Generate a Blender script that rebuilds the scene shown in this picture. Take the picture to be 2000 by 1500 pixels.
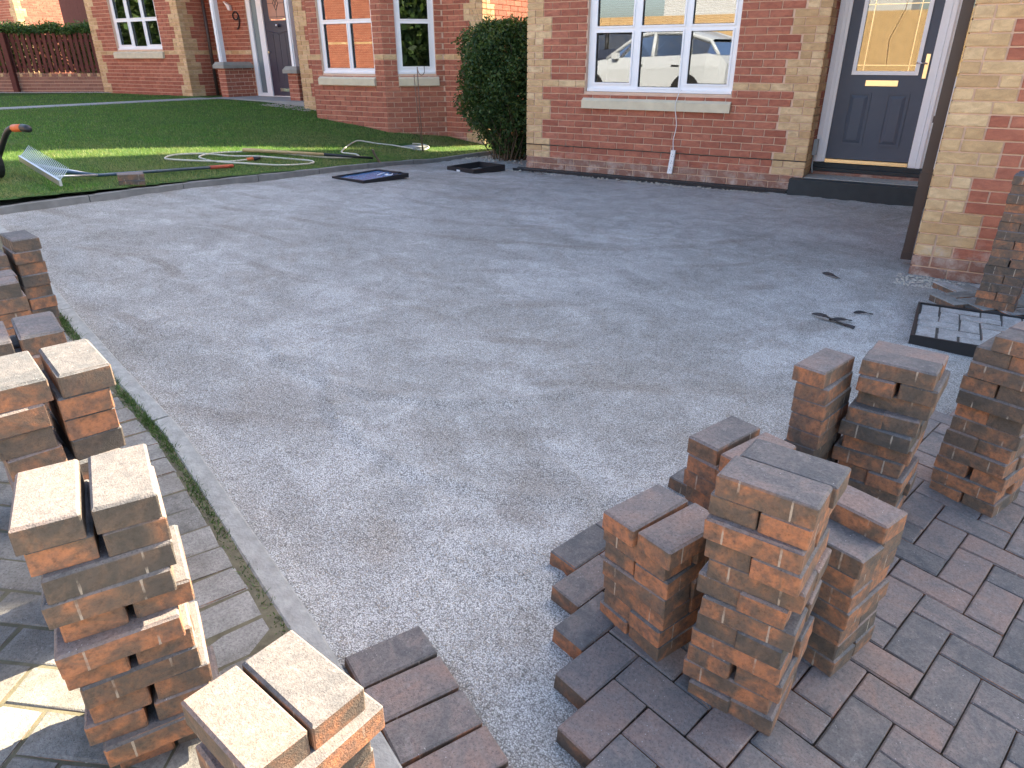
import bpy, bmesh, math, random
import numpy as np
from mathutils import Vector, Matrix
random.seed(7); rng = np.random.default_rng(7)
for o in list(bpy.data.objects): bpy.data.objects.remove(o, do_unlink=True)
SC = bpy.context.scene; COL = SC.collection
R = math.radians
# ------------------------------------------------------------------ camera
F, PITCH, ROLL, YAW = 1354.944, 0.440689, -0.002281, -0.546994
CAM = Vector((4.6929, -8.0739, 1.4025))
fw = Vector((math.sin(YAW)*math.cos(PITCH), math.cos(YAW)*math.cos(PITCH), -math.sin(PITCH)))
rt = Vector((math.cos(YAW), -math.sin(YAW), 0)); up = rt.cross(fw)
rt2 = math.cos(ROLL)*rt + math.sin(ROLL)*up; up2 = -math.sin(ROLL)*rt + math.cos(ROLL)*up
cd = bpy.data.cameras.new('camera'); cam = bpy.data.objects.new('camera', cd); COL.objects.link(cam)
cam.matrix_world = Matrix(((rt2.x, up2.x, -fw.x, CAM.x), (rt2.y, up2.y, -fw.y, CAM.y), (rt2.z, up2.z, -fw.z, CAM.z), (0, 0, 0, 1)))
cd.sensor_fit = 'HORIZONTAL'; cd.sensor_width = 36.0; cd.lens = F/2000*36; cd.clip_start = 0.05; cd.clip_end = 400
SC.camera = cam
# ------------------------------------------------------------------ light
AZ, EL = R(17.0), R(37.0)          # azimuth from +Y towards +X
w = bpy.data.worlds.new('World'); SC.world = w; w.use_nodes = True
nt = w.node_tree; bg = nt.nodes['Background']; sky = nt.nodes.new('ShaderNodeTexSky')
sky.sky_type = 'NISHITA'; sky.sun_disc = False; sky.sun_elevation = EL; sky.sun_rotation = AZ
sky.air_density = 1.0; sky.dust_density = 2.6; sky.ozone_density = 0.5
nt.links.new(sky.outputs[0], bg.inputs[0]); bg.inputs[1].default_value = 0.08
sd = bpy.data.lights.new('sun', 'SUN'); sun = bpy.data.objects.new('sun', sd); COL.objects.link(sun)
sd.energy = 3.7; sd.angle = R(0.5); sd.color = (1.0, 0.87, 0.66)
tos = Vector((math.sin(AZ)*math.cos(EL), math.cos(AZ)*math.cos(EL), math.sin(EL)))
sun.rotation_euler = tos.to_track_quat('Z', 'Y').to_euler(); sun.location = tos*60
vs = SC.view_settings; vs.view_transform = 'Standard'; vs.look = 'None'; vs.exposure = 3.05; vs.gamma = 1.0; vs.use_curve_mapping = False
SC.render.engine = 'CYCLES'
# ------------------------------------------------------------------ ground heights (the street climbs to the left)
def H(X, Y):
    wv = min(max(-Y/6.5, 0), 1.1); X = min(max(X, -1.8), 9)
    return (1-wv)*.07 + wv*(-.02+.085*(4.8-X))
def KB(Y): return H(-1.45, Y)+.05
def LW(X, Y):
    t = min(max((-1.45-X)/7, 0), 1); k = KB(Y); return k+(.65-k)*(1-(1-t)**2)
def ZP(X, Y): return H(X, Y)+.045
# ------------------------------------------------------------------ node helpers
class NT:
    def __init__(s, name, rough=.85, spec=.3):
        s.m = bpy.data.materials.new(name); s.m.use_nodes = True; s.t = s.m.node_tree
        s.b = s.t.nodes['Principled BSDF']; s.b.inputs['Roughness'].default_value = rough
        s.b.inputs['Specular IOR Level'].default_value = spec
    def n(s, typ, ins=None, **kw):
        nd = s.t.nodes.new('ShaderNode'+typ)
        for k, v in kw.items(): setattr(nd, k, v)
        for k, v in (ins or {}).items(): s.set(nd.inputs[k], v)
        return nd
    def set(s, sock, v):
        if isinstance(v, bpy.types.NodeSocket): s.t.links.new(v, sock)
        elif isinstance(v, tuple) and len(v) == 3 and sock.type == 'RGBA': sock.default_value = (*v, 1)
        else: sock.default_value = v
    def math(s, op, a, b=0.0, c=0.0, clamp=False):
        nd = s.n('Math', operation=op, use_clamp=clamp); s.set(nd.inputs[0], a); s.set(nd.inputs[1], b); s.set(nd.inputs[2], c); return nd.outputs[0]
    def vmath(s, op, a, b):
        nd = s.n('VectorMath', operation=op); s.set(nd.inputs[0], a); s.set(nd.inputs[1], b); return nd.outputs[0]
    def mix(s, f, a, b, mode='MIX'):
        nd = s.n('Mix', data_type='RGBA', blend_type=mode); s.set(nd.inputs[0], f); s.set(nd.inputs[6], a); s.set(nd.inputs[7], b); return nd.outputs[2]
    def ramp(s, f, stops, interp='LINEAR'):
        nd = s.n('ValToRGB'); s.set(nd.inputs[0], f); cr = nd.color_ramp; cr.interpolation = interp
        while len(cr.elements) < len(stops): cr.elements.new(.5)
        for e, (p, c) in zip(cr.elements, stops): e.position = p; e.color = (c, c, c, 1) if not isinstance(c, tuple) else (*c, 1)
        return nd.outputs[0]
    def noise(s, vec, scale, detail=4.0, rough=.55, dist=0.0):
        nd = s.n('TexNoise'); s.set(nd.inputs['Vector'], vec); nd.inputs['Scale'].default_value = scale; nd.inputs['Detail'].default_value = detail
        nd.inputs['Roughness'].default_value = rough; nd.inputs['Distortion'].default_value = dist; return nd.outputs[0]
    def voro(s, vec, scale, out='Distance', feature='F1'):
        nd = s.n('TexVoronoi', feature=feature); s.set(nd.inputs['Vector'], vec); nd.inputs['Scale'].default_value = scale; return nd.outputs[out]
    def obj(s): return s.n('TexCoord').outputs['Object']
    def pos(s): return s.n('NewGeometry').outputs['Position']
    def rnd(s, attr=False):
        return s.n('Attribute', attribute_name='rnd').outputs['Fac'] if attr else s.n('ObjectInfo').outputs['Random']
    def col(s, c): s.set(s.b.inputs['Base Color'], c)
    def bump(s, hgt, strength=.5, dist=.01):
        nd = s.n('Bump'); nd.inputs['Strength'].default_value = strength; nd.inputs['Distance'].default_value = dist
        s.set(nd.inputs['Height'], hgt); s.t.links.new(nd.outputs[0], s.b.inputs['Normal'])
def plain(name, c, rough=.6, spec=.4, var=.12, scale=30, metal=0.0, bump=.15):
    t = NT(name, rough, spec); v = t.obj(); nz = t.noise(v, scale, 5)
    t.col(t.mix(nz, tuple(x*(1-var) for x in c), tuple(min(1, x*(1+var)) for x in c)))
    t.b.inputs['Metallic'].default_value = metal
    if bump: t.bump(t.noise(v, scale*4, 3), bump, .003)
    return t.m
MT = {}
def brick_mat(name, cols, attr, smear=None):
    t = NT(name, .88, .25); rn = t.rnd(attr)
    v = t.vmath('ADD', t.pos() if attr else t.obj(), t.n('CombineXYZ', {0: t.math('MULTIPLY', rn, 37.), 1: t.math('MULTIPLY', rn, 91.), 2: t.math('MULTIPLY', rn, 17.)}).outputs[0])
    base = t.ramp(rn, [(0, cols[0]), (.5, cols[1]), (1, cols[2])])
    vs_ = t.n('Mapping', {'Vector': v, 'Scale': (1.0, 1.0, 2.2)}).outputs[0]
    n1 = t.noise(vs_, 12, 5, .6, .6); c = t.mix(t.ramp(n1, [(.35, 0.), (.75, 1.)]), base, t.mix(.72, base, smear or cols[0]))
    n2 = t.noise(v, 160, 3); c = t.mix(t.math('MULTIPLY', n2, .35), c, (.06, .045, .035), 'MIX')
    pz = t.pos(); low = t.n('MapRange', {'Value': t.n('SeparateXYZ', {0: pz}).outputs[2], 'From Min': .36, 'From Max': .16, 'To Min': 0., 'To Max': 1.}).outputs[0]
    c = t.mix(t.math('MULTIPLY', low, t.ramp(t.noise(pz, 7, 6, .7), [(.48, 0.), (.66, .7)])), c, (.60, .52, .44))
    t.col(c); t.bump(t.math('ADD', t.noise(v, 70, 5), t.math('MULTIPLY', n1, 1.6)), .55, .005); return t.m
RED = [(.42, .145, .088), (.51, .185, .112), (.58, .225, .138)]
BUF = [(.62, .40, .20), (.76, .53, .28), (.86, .64, .37)]
PLI = [(.26, .115, .08), (.31, .14, .095), (.36, .17, .115)]
for a, sfx in ((False, ''), (True, '_j')):
    MT['red'+sfx] = brick_mat('red_brick'+sfx, RED, a, (.22, .06, .045)); MT['buff'+sfx] = brick_mat('buff_brick'+sfx, BUF, a, (.36, .22, .11))
    MT['plinth'+sfx] = brick_mat('plinth_brick'+sfx, PLI, a, (.33, .22, .17))
def mk_mortar():
    t = NT('mortar', .95, .1); p = t.pos(); n = t.noise(p, 9, 5); t.col(t.mix(n, (.58, .39, .28), (.74, .54, .40))); t.bump(t.noise(p, 220, 3), .4, .003); return t.m
MT['mortar'] = mk_mortar()
def mk_farbrick():
    t = NT('far_brickwork', .9, .2); p = t.pos(); s = t.n('SeparateXYZ', {0: p}).outputs
    v = t.n('CombineXYZ', {0: t.math('ADD', s[0], s[1]), 1: s[2]}).outputs[0]
    b = t.n('TexBrick', {'Vector': v, 'Color1': RED[0], 'Color2': RED[2], 'Mortar': (.5, .38, .28), 'Scale': 1.0, 'Mortar Size': .006, 'Brick Width': .225, 'Row Height': .075})
    t.col(b.outputs[0]); return t.m
MT['farbrick'] = mk_farbrick()
def mk_paver(name, kind):
    t = NT(name, .86, .3); rn = t.rnd(); ob = t.obj()
    off = t.n('CombineXYZ', {0: t.math('MULTIPLY', rn, 53.), 1: t.math('MULTIPLY', rn, 29.), 2: t.math('MULTIPLY', rn, 71.)}).outputs[0]
    v = t.vmath('ADD', ob, off); n1 = t.noise(v, 13, 6, .62, .8); n2 = t.noise(v, 38, 5, .6); n3 = t.noise(v, 230, 2)
    side = t.ramp(t.math('ADD', n1, t.math('MULTIPLY', t.math('SUBTRACT', rn, .5), .32)), [(.30, (.095, .082, .068)), (.44, (.18, .125, .088)), (.54, (.29, .155, .092)), (.66, (.50, .21, .10)), (.85, (.42, .19, .11))])
    side = t.mix(t.ramp(n2, [(.42, 0.), (.62, .65)]), side, (.125, .102, .084)); side = t.mix(t.ramp(t.noise(v, 95, 4, .7), [(.5, 0.), (.75, .55)]), side, (.045, .036, .03))
    r2 = t.math('FRACT', t.math('MULTIPLY', rn, 7.31))
    if kind == 'old':
        top = t.ramp(t.math('ADD', n1, t.math('MULTIPLY', t.math('SUBTRACT', r2, .5), .25)), [(.25, (.165, .158, .138)), (.5, (.265, .255, .228)), (.75, (.36, .345, .31))])
        top = t.mix(t.ramp(t.noise(t.pos(), 3.2, 4), [(.5, 0.), (.7, .55)]), top, (.16, .13, .10))
    elif kind == 'pale':
        top = t.ramp(n1, [(.25, (.26, .25, .23)), (.5, (.40, .385, .36)), (.75, (.58, .56, .53))])
    else:
        top = t.ramp(t.math('ADD', n1, t.math('MULTIPLY', t.math('SUBTRACT', r2, .5), .40)), [(.22, (.105, .106, .108)), (.42, (.170, .154, .147)), (.58, (.225, .182, .165)), (.78, (.275, .192, .16))])
    top = t.mix(t.ramp(t.noise(v, 7, 6, .7, .6), [(.60, 0.), (.76, .42)]), top, (.42, .40, .39)); top = t.mix(t.ramp(t.noise(v, 120, 4, .75), [(.42, 0.), (.68, .5)]), top, (.055, .05, .048)); top = t.mix(t.ramp(t.noise(v, 75, 4, .7), [(.56, 0.), (.74, .4)]), top, (.34, .31, .29))
    spk = t.math('LESS_THAN', t.voro(v, 105.), .11)
    top = t.mix(t.math('MULTIPLY', spk, t.math('GREATER_THAN', t.noise(v, 14, 2), .60)), top, (.50, .47, .44))
    dk = t.math('LESS_THAN', t.voro(v, 140.), .2); top = t.mix(t.math('MULTIPLY', dk, .45), top, (.05, .045, .04))
    sx = t.n('SeparateXYZ', {0: ob}).outputs
    nib = t.math('LESS_THAN', t.math('ABSOLUTE', t.math('SUBTRACT', t.math('ABSOLUTE', sx[0]), t.math('ADD', .047, t.math('MULTIPLY', r2, .012)))), t.math('MULTIPLY', n2, .0042))
    nib = t.math('MULTIPLY', nib, t.ramp(t.noise(v, 22, 3), [(.42, 0.), (.58, .85)]))
    side = t.mix(nib, side, (.50, .42, .33))
    nz = t.n('SeparateXYZ', {0: t.n('NewGeometry').outputs['Normal']}).outputs[2]
    m = t.ramp(nz, [(.35, 0.), (.6, 1.)])
    c = t.mix(m, side, top); c = t.mix(t.math('MULTIPLY', n3, .30), c, (.03, .025, .02))
    t.col(c); t.bump(t.math('ADD', t.math('MULTIPLY', n2, .7), t.noise(v, 330, 3)), .55, .003); return t.m
MT['paver'] = mk_paver('brindle_paver', 'new'); MT['oldpaver'] = mk_paver('weathered_paver', 'old'); MT['palepaver'] = mk_paver('dusty_paver', 'pale')
def mk_grit():
    t = NT('grit_bedding', .95, .15); p = t.pos()
    big = t.noise(p, .9, 6, .62, .7); mid = t.noise(p, 4.2, 6, .66, 1.2); fine = t.noise(p, 30, 4, .6)
    v1 = t.voro(p, 250.); vc = t.n('SeparateColor', {0: t.voro(p, 250., 'Color')}).outputs[0]
    c = t.ramp(t.math('ADD', t.math('MULTIPLY', big, .55), t.math('MULTIPLY', mid, .45)), [(.36, (.19, .175, .15)), (.45, (.35, .335, .305)), (.52, (.48, .47, .44)), (.61, (.72, .71, .68))])
    wet = t.ramp(t.noise(p, 2.3, 5, .7, 1.5), [(.54, 0.), (.70, .70)]); c = t.mix(wet, c, (.29, .235, .175))
    wv = t.n('TexWave', {'Vector': p, 'Scale': .55, 'Distortion': 9.0, 'Detail': 3.0, 'Detail Scale': .6}, wave_type='RINGS', rings_direction='Z').outputs['Fac']
    c = t.mix(t.math('MULTIPLY', t.ramp(wv, [(.90, 0.), (.97, .6)]), t.ramp(t.noise(p, 1.6, 3), [(.45, 0.), (.6, 1.)])), c, (.20, .155, .115))
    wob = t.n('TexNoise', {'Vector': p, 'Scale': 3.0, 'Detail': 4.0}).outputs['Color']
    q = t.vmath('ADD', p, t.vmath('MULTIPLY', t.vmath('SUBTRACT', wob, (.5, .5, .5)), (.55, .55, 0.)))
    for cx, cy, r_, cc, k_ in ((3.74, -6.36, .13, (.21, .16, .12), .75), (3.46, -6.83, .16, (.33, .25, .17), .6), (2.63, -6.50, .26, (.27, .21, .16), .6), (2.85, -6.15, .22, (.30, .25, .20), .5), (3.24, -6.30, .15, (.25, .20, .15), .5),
                               (1.9, -5.46, .28, (.78, .77, .74), .75), (2.72, -5.56, .30, (.72, .71, .68), .6), (2.98, -3.62, .45, (.74, .73, .70), .55), (3.52, -6.3, .12, (.70, .69, .66), .5), (2.74, -6.74, .2, (.68, .67, .64), .5), (1.2, -3.4, .6, (.66, .65, .62), .45), (1.6, -1.5, 1.3, (.72, .71, .68), .5), (3.3, -1.3, 1.1, (.70, .69, .66), .5), (-.2, -2.9, 1.0, (.70, .69, .66), .4), (.6, -4.6, .45, (.28, .25, .21), .35)):  # widest far patches: paler sand, colour also lifted to replace light missing there
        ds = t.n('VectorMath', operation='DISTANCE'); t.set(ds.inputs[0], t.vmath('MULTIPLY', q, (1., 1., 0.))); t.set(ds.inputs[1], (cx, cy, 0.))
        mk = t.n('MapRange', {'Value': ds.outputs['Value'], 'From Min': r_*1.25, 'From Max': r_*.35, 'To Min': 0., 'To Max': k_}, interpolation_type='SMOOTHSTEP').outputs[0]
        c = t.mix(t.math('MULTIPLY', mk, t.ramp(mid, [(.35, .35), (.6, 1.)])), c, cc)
    gr = t.ramp(vc, [(0, (.10, .095, .085)), (.3, (.34, .33, .30)), (.7, (.56, .55, .52)), (1, (.86, .85, .81))])
    c = t.mix(.44, c, gr); c = t.mix(t.math('MULTIPLY', t.ramp(v1, [(.38, 0.), (.75, 1.)]), .70), c, (.07, .063, .055))
    c = t.mix(t.math('MULTIPLY', fine, .18), c, (.2, .17, .14))
    c = t.mix(1.0, c, (.90, .90, .90), 'MULTIPLY')
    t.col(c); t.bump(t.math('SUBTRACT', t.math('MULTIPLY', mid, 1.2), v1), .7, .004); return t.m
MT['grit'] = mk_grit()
def mk_grass(name, tint):
    t = NT(name, .7, .25); p = t.pos(); rn = t.rnd(True)
    g = t.ramp(rn, [(0, (.04, .115, .02)), (.5, (.085, .215, .036)), (.85, (.15, .31, .065)), (1, (.36, .34, .15))])
    patch = t.ramp(t.noise(p, 1.5, 5, .6, .6), [(.34, 0.), (.60, 1.)]); x = t.n('SeparateXYZ', {0: p}).outputs[0]
    worn = t.ramp(x, [(0, 0.), (1, 1.)]) if False else t.n('MapRange', {'Value': x, 'From Min': -4.5, 'From Max': -1.9, 'To Min': .15, 'To Max': .85}).outputs[0]
    g = t.mix(t.math('MULTIPLY', patch, worn), g, (.30, .25, .12)); t.col(g)
    t.b.inputs['Transmission Weight'].default_value = 0; 
    try: t.b.inputs['Subsurface Weight'].default_value = 0
    except Exception: pass
    tr = t.n('BsdfTranslucent', {'Color': t.mix(.5, g, (.16, .30, .03))}); ms = t.n('MixShader', {0: .35, 1: t.b.outputs[0], 2: tr.outputs[0]})
    t.t.links.new(ms.outputs[0], t.t.nodes['Material Output'].inputs[0]); return t.m
MT['grass'] = mk_grass('grass_blades', 0)
def mk_soil():
    t = NT('lawn_soil', .95, .1); p = t.pos(); n = t.noise(p, 6, 6, .65); t.col(t.ramp(n, [(.3, (.03, .065, .014)), (.55, (.05, .095, .02)), (.75, (.12, .11, .05))])); t.bump(t.noise(p, 60, 4), .6, .01); return t.m
MT['soil'] = mk_soil()
def mk_leaf(name, c0, c1, c2):
    t = NT(name, .55, .35); rn = t.rnd(True); g = t.ramp(rn, [(0, c0), (.6, c1), (1, c2)]); t.col(g)
    tr = t.n('BsdfTranslucent', {'Color': t.mix(.5, g, (.14, .22, .03))}); ms = t.n('MixShader', {0: .3, 1: t.b.outputs[0], 2: tr.outputs[0]})
    t.t.links.new(ms.outputs[0], t.t.nodes['Material Output'].inputs[0]); return t.m
MT['leaf'] = mk_leaf('bush_leaves', (.016, .040, .012), (.038, .080, .020), (.10, .15, .04)); MT['hedge'] = mk_leaf('hedge_leaves', (.02, .05, .012), (.05, .11, .025), (.12, .19, .05))
def mk_glass(name, fac, tint=(.55, .58, .6)):
    t = NT(name); fr = t.n('Fresnel', {'IOR': 1.5}).outputs[0]
    gl = t.n('BsdfGlossy', {'Color': (.95, .97, 1.0), 'Roughness': .004}); tp = t.n('BsdfTransparent', {'Color': tint})
    ms = t.n('MixShader', {0: t.math('ADD', t.math('MULTIPLY', fr, 2.0), fac, clamp=True), 1: tp.outputs[0], 2: gl.outputs[0]})
    t.t.links.new(ms.outputs[0], t.t.nodes['Material Output'].inputs[0]); return t.m
MT['glass'] = mk_glass('window_glass', .07); MT['carglass'] = mk_glass('car_glass', .08, (.25, .28, .27)); MT['doorglass'] = mk_glass('door_glass', .05, (.5, .5, .45))
def mk_obscure():
    t = NT('obscure_glass', .25, .5); t.col((.16, .19, .20)); t.bump(t.noise(t.obj(), 60, 3), .3, .004); return t.m
MT['obscure'] = mk_obscure()
MT['upvc'] = plain('white_upvc', (.80, .81, .82), .35, .5, .03, 8, bump=.03)
MT['stone'] = plain('sill_stone', (.60, .53, .38), .9, .2, .22, 9, bump=.4); MT['greystone'] = plain('weathered_stone', (.30, .29, .25), .9, .2, .3, 7, bump=.4)
MT['navy'] = plain('navy_door_paint', (.085, .098, .125), .5, .25, .08, 14, bump=.05); MT['aubergine'] = plain('dark_door_paint', (.030, .027, .048), .4, .5, .08, 14, bump=.08)
MT['gold'] = plain('brass', (.80, .66, .42), .32, .5, .08, 20, 1.0, .05); MT['chrome'] = plain('chrome', (.7, .7, .72), .15, .5, .04, 20, 1.0, 0)
MT['pipe'] = plain('brown_plastic_pipe', (.060, .042, .036), .45, .4, .15, 6, bump=.1); MT['black'] = plain('black_plastic', (.016, .016, .018), .5, .4, .3, 20, bump=.2)
MT['blackpaint'] = plain('black_step_paint', (.035, .04, .042), .7, .3, .35, 12, bump=.4); MT['concrete'] = plain('concrete_edging', (.30, .295, .27), .95, .15, .5, 28, bump=.9)
MT['kerb'] = plain('kerb_concrete', (.19, .185, .175), .92, .2, .45, 9, bump=.6); MT['slab'] = plain('path_slab', (.30, .30, .28), .9, .2, .2, 5, bump=.3)
MT['tile'] = plain('roof_tile', (.11, .07, .055), .85, .2, .3, 3, bump=.3); MT['room'] = plain('room_wall', (.07, .065, .055), .9, .1, .05, 3, bump=0)
MT['blind'] = plain('blind_slat', (.75, .75, .73), .6, .3, .02, 5, bump=0); MT['fence'] = plain('red_brown_fence', (.105, .034, .027), .75, .25, .25, 10, bump=.3)
MT['oakfence'] = plain('tan_fence', (.42, .29, .15), .8, .2, .25, 5, bump=.2); MT['wood'] = plain('ash_handle', (.50, .34, .17), .6, .3, .25, 14, bump=.15)
MT['hose'] = plain('cream_hose', (.55, .50, .40), .5, .4, .1, 20, bump=.05); MT['alu'] = plain('aluminium', (.55, .56, .57), .38, .5, .1, 20, .85, .1)
MT['bluetube'] = plain('scuffed_blue_tube', (.05, .085, .12), .45, .4, .5, 18, bump=.15); MT['orange'] = plain('orange_grip', (.62, .13, .03), .5, .4, .1, 20, bump=.1); MT['redgrip'] = plain('red_grip', (.45, .08, .04), .55, .4, .12, 20, bump=.1)
MT['steel'] = plain('rusty_steel_rod', (.16, .11, .085), .6, .4, .35, 30, .6, .2); MT['bluefilm'] = plain('blue_film', (.05, .16, .34), .18, .6, .35, 7, bump=.25)
MT['whitecable'] = plain('white_cable', (.78, .78, .77), .4, .4, .02, 8, bump=0); MT['greybox'] = plain('grey_meter_box', (.32, .35, .36), .5, .4, .06, 8, bump=.05)
MT['asphalt'] = plain('worn_bounce_street', (.34, .31, .27), .92, .2, .3, 3, bump=.4); MT['carwhite'] = plain('white_car_paint', (.46, .49, .53), .22, .6, .01, 3, bump=0); MT['cardark'] = plain('dark_car_paint', (.025, .03, .05), .2, .6, .03, 3, bump=0)  # street colour raised beyond worn asphalt to bounce light onto shaded walls
MT['tyre'] = plain('tyre', (.02, .02, .02), .8, .2, .1, 20, bump=.1); MT['render'] = plain('pale_render', (.42, .43, .44), .9, .2, .08, 3, bump=.1); MT['pink'] = plain('pink_plastic', (.72, .05, .09), .45, .4, .04, 10, bump=0); MT['blue'] = plain('blue_plastic', (.02, .10, .55), .4, .4, .04, 10, bump=0)
MT['twig'] = plain('twig_bark', (.10, .07, .045), .9, .2, .3, 30, bump=.3); MT['peb'] = plain('pebble', (.36, .32, .27), .85, .2, .35, 25, bump=.2); MT['rubble'] = plain('mortar_rubble', (.40, .36, .30), .95, .1, .3, 25, bump=.5)
MT['grate'] = plain('galvanised_grate', (.20, .21, .21), .5, .4, .3, 25, .7, .1); MT['doorroom'] = plain('hall_wall', (.16, .14, .09), .9, .1, .3, 3, bump=0); MT['peach'] = plain('peach_glass', (.42, .20, .13), .25, .5, .12, 14, bump=.1)
# ------------------------------------------------------------------ object helpers
def tag(o, label=None, cat=None, group=None, kind=None):
    for k, v in (('label', label), ('category', cat), ('group', group), ('kind', kind)):
        if v: o[k] = v
    return o
def empty(name, loc, label, cat, group=None):
    o = bpy.data.objects.new(name, None); COL.objects.link(o); o.location = loc; o.empty_display_size = .1; return tag(o, label, cat, group)
def link(name, me, mat, parent=None, loc=None, rz=0.0, smooth=False):
    if mat is not None and len(me.materials) == 0: me.materials.append(mat)
    if smooth: me.polygons.foreach_set('use_smooth', [True]*len(me.polygons))
    o = bpy.data.objects.new(name, me); COL.objects.link(o)
    if loc is not None: o.location = loc
    o.rotation_euler = (0, 0, rz)
    if parent is not None: o.parent = parent
    return o
def wloc(o):
    l = Vector(o.location)
    while o.parent: o = o.parent; l = l+Vector(o.location)
    return l
class MB:
    """collects shapes in world coordinates"""
    def __init__(s): s.v = []; s.f = []
    def add(s, vs_, fs):
        b = len(s.v); s.v += [tuple(x) for x in vs_]; s.f += [tuple(i+b for i in f) for f in fs]; return s
    def box(s, a, b, rz=0.0, c=None, taper=0.0):
        x0, y0, z0 = a; x1, y1, z1 = b; vs_ = [(x0, y0, z0), (x1, y0, z0), (x1, y1, z0), (x0, y1, z0), (x0+taper, y0+taper, z1), (x1-taper, y0+taper, z1), (x1-taper, y1-taper, z1), (x0+taper, y1-taper, z1)]
        if rz:
            cx, cy = c if c else ((x0+x1)/2, (y0+y1)/2); ca, sa = math.cos(rz), math.sin(rz)
            vs_ = [(cx+(x-cx)*ca-(y-cy)*sa, cy+(x-cx)*sa+(y-cy)*ca, z) for x, y, z in vs_]
        return s.add(vs_, [(3, 2, 1, 0), (4, 5, 6, 7), (0, 1, 5, 4), (1, 2, 6, 5), (2, 3, 7, 6), (3, 0, 4, 7)])
    def prism(s, poly, z0, z1):
        n = len(poly); return s.add([(x, y, z0) for x, y in poly]+[(x, y, z1) for x, y in poly], [tuple(range(n-1, -1, -1)), tuple(range(n, 2*n))]+[(i, (i+1) % n, n+(i+1) % n, n+i) for i in range(n)])
    def tube(s, pts, r, n=8, cap=True):
        P = [Vector(p) for p in pts]; rr = r if isinstance(r, (list, tuple)) else [r]*len(P); rings = []; prev = None
        for i, p in enumerate(P):
            d = (P[min(i+1, len(P)-1)]-P[max(i-1, 0)]).normalized()
            u = prev-d*prev.dot(d) if prev is not None else d.orthogonal()
            if u.length < 1e-5: u = d.orthogonal()
            u.normalize(); prev = u; v = d.cross(u)
            rings.append([p+(u*math.cos(6.28318*k/n)+v*math.sin(6.28318*k/n))*rr[i] for k in range(n)])
        fs = [(i*n+k, i*n+(k+1) % n, (i+1)*n+(k+1) % n, (i+1)*n+k) for i in range(len(P)-1) for k in range(n)]
        if cap: fs += [tuple(range(n-1, -1, -1)), tuple((len(P)-1)*n+k for k in range(n))]
        return s.add([x for q in rings for x in q], fs)
    def mesh(s, name, org=(0, 0, 0)):
        me = bpy.data.meshes.new(name); ox, oy, oz = org; me.from_pydata([(x-ox, y-oy, z-oz) for x, y, z in s.v], [], s.f); me.update(); return me
    def build(s, name, mat, parent=None, loc=None, smooth=False):
        if parent is not None: return link(name, s.mesh(name, wloc(parent)), mat, parent, None, 0, smooth)
        if loc is None:
            a = np.array(s.v); loc = ((a[:, 0].min()+a[:, 0].max())/2, (a[:, 1].min()+a[:, 1].max())/2, a[:, 2].min())
        return link(name, s.mesh(name, loc), mat, None, loc, 0, smooth)
def spline(pts, n=8):
    P = [Vector(p) for p in pts]; out = []
    for i in range(len(P)-1):
        p0, p1, p2, p3 = P[max(i-1, 0)], P[i], P[i+1], P[min(i+2, len(P)-1)]
        for k in range(n):
            t = k/n; out.append(.5*((2*p1)+(p2-p0)*t+(2*p0-5*p1+4*p2-p3)*t*t+(3*p1-p0-3*p2+p3)*t**3))
    out.append(P[-1]); return out
def tri_cloud(name, C, U, V, mat, rnd_, parent=None, quads=False):
    """blades / leaves: C base, U half-width, V tip vectors (numpy n x 3)"""
    n = len(C); k = 4 if quads else 3; co = np.empty((n*k, 3), np.float32)
    if quads: co[0::4] = C; co[1::4] = C+V*.5+U; co[2::4] = C+V; co[3::4] = C+V*.5-U
    else: co[0::3] = C-U; co[1::3] = C+U; co[2::3] = C+V
    if parent is not None: co -= np.array(wloc(parent), np.float32)
    me = bpy.data.meshes.new(name); me.vertices.add(n*k); me.vertices.foreach_set('co', co.ravel()); me.loops.add(n*k); me.loops.foreach_set('vertex_index', np.arange(n*k, dtype=np.int32))
    me.polygons.add(n); me.polygons.foreach_set('loop_start', np.arange(0, n*k, k, dtype=np.int32)); me.update(calc_edges=True)
    at = me.attributes.new('rnd', 'FLOAT', 'FACE'); at.data.foreach_set('value', rnd_.astype(np.float32)); me.validate()
    return link(name, me, mat, parent)
def grid(name, x0, x1, y0, y1, nx, ny, fz, mat, mask=None, loc=(0, 0, 0), smooth=True):
    vs_ = [(x0+(x1-x0)*i/nx, y0+(y1-y0)*j/ny) for j in range(ny+1) for i in range(nx+1)]
    fs = []
    for j in range(ny):
        for i in range(nx):
            a = j*(nx+1)+i
            if mask is None or mask(x0+(x1-x0)*(i+.5)/nx, y0+(y1-y0)*(j+.5)/ny): fs.append((a, a+1, a+nx+2, a+nx+1))
    me = bpy.data.meshes.new(name); me.from_pydata([(x, y, fz(x, y)) for x, y in vs_], [], fs)
    bm = bmesh.new(); bm.from_mesh(me); bmesh.ops.delete(bm, geom=[v for v in bm.verts if not v.link_faces], context='VERTS'); bm.to_mesh(me); bm.free()
    return link(name, me, mat, None, loc, 0, smooth)
def structure(o): o['kind'] = 'structure'; return o
# ================================================================== SETTING
structure(grid('ground', -90, 90, -90, 90, 90, 90, lambda x, y: H(x, y)-.10, MT['asphalt']))
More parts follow.
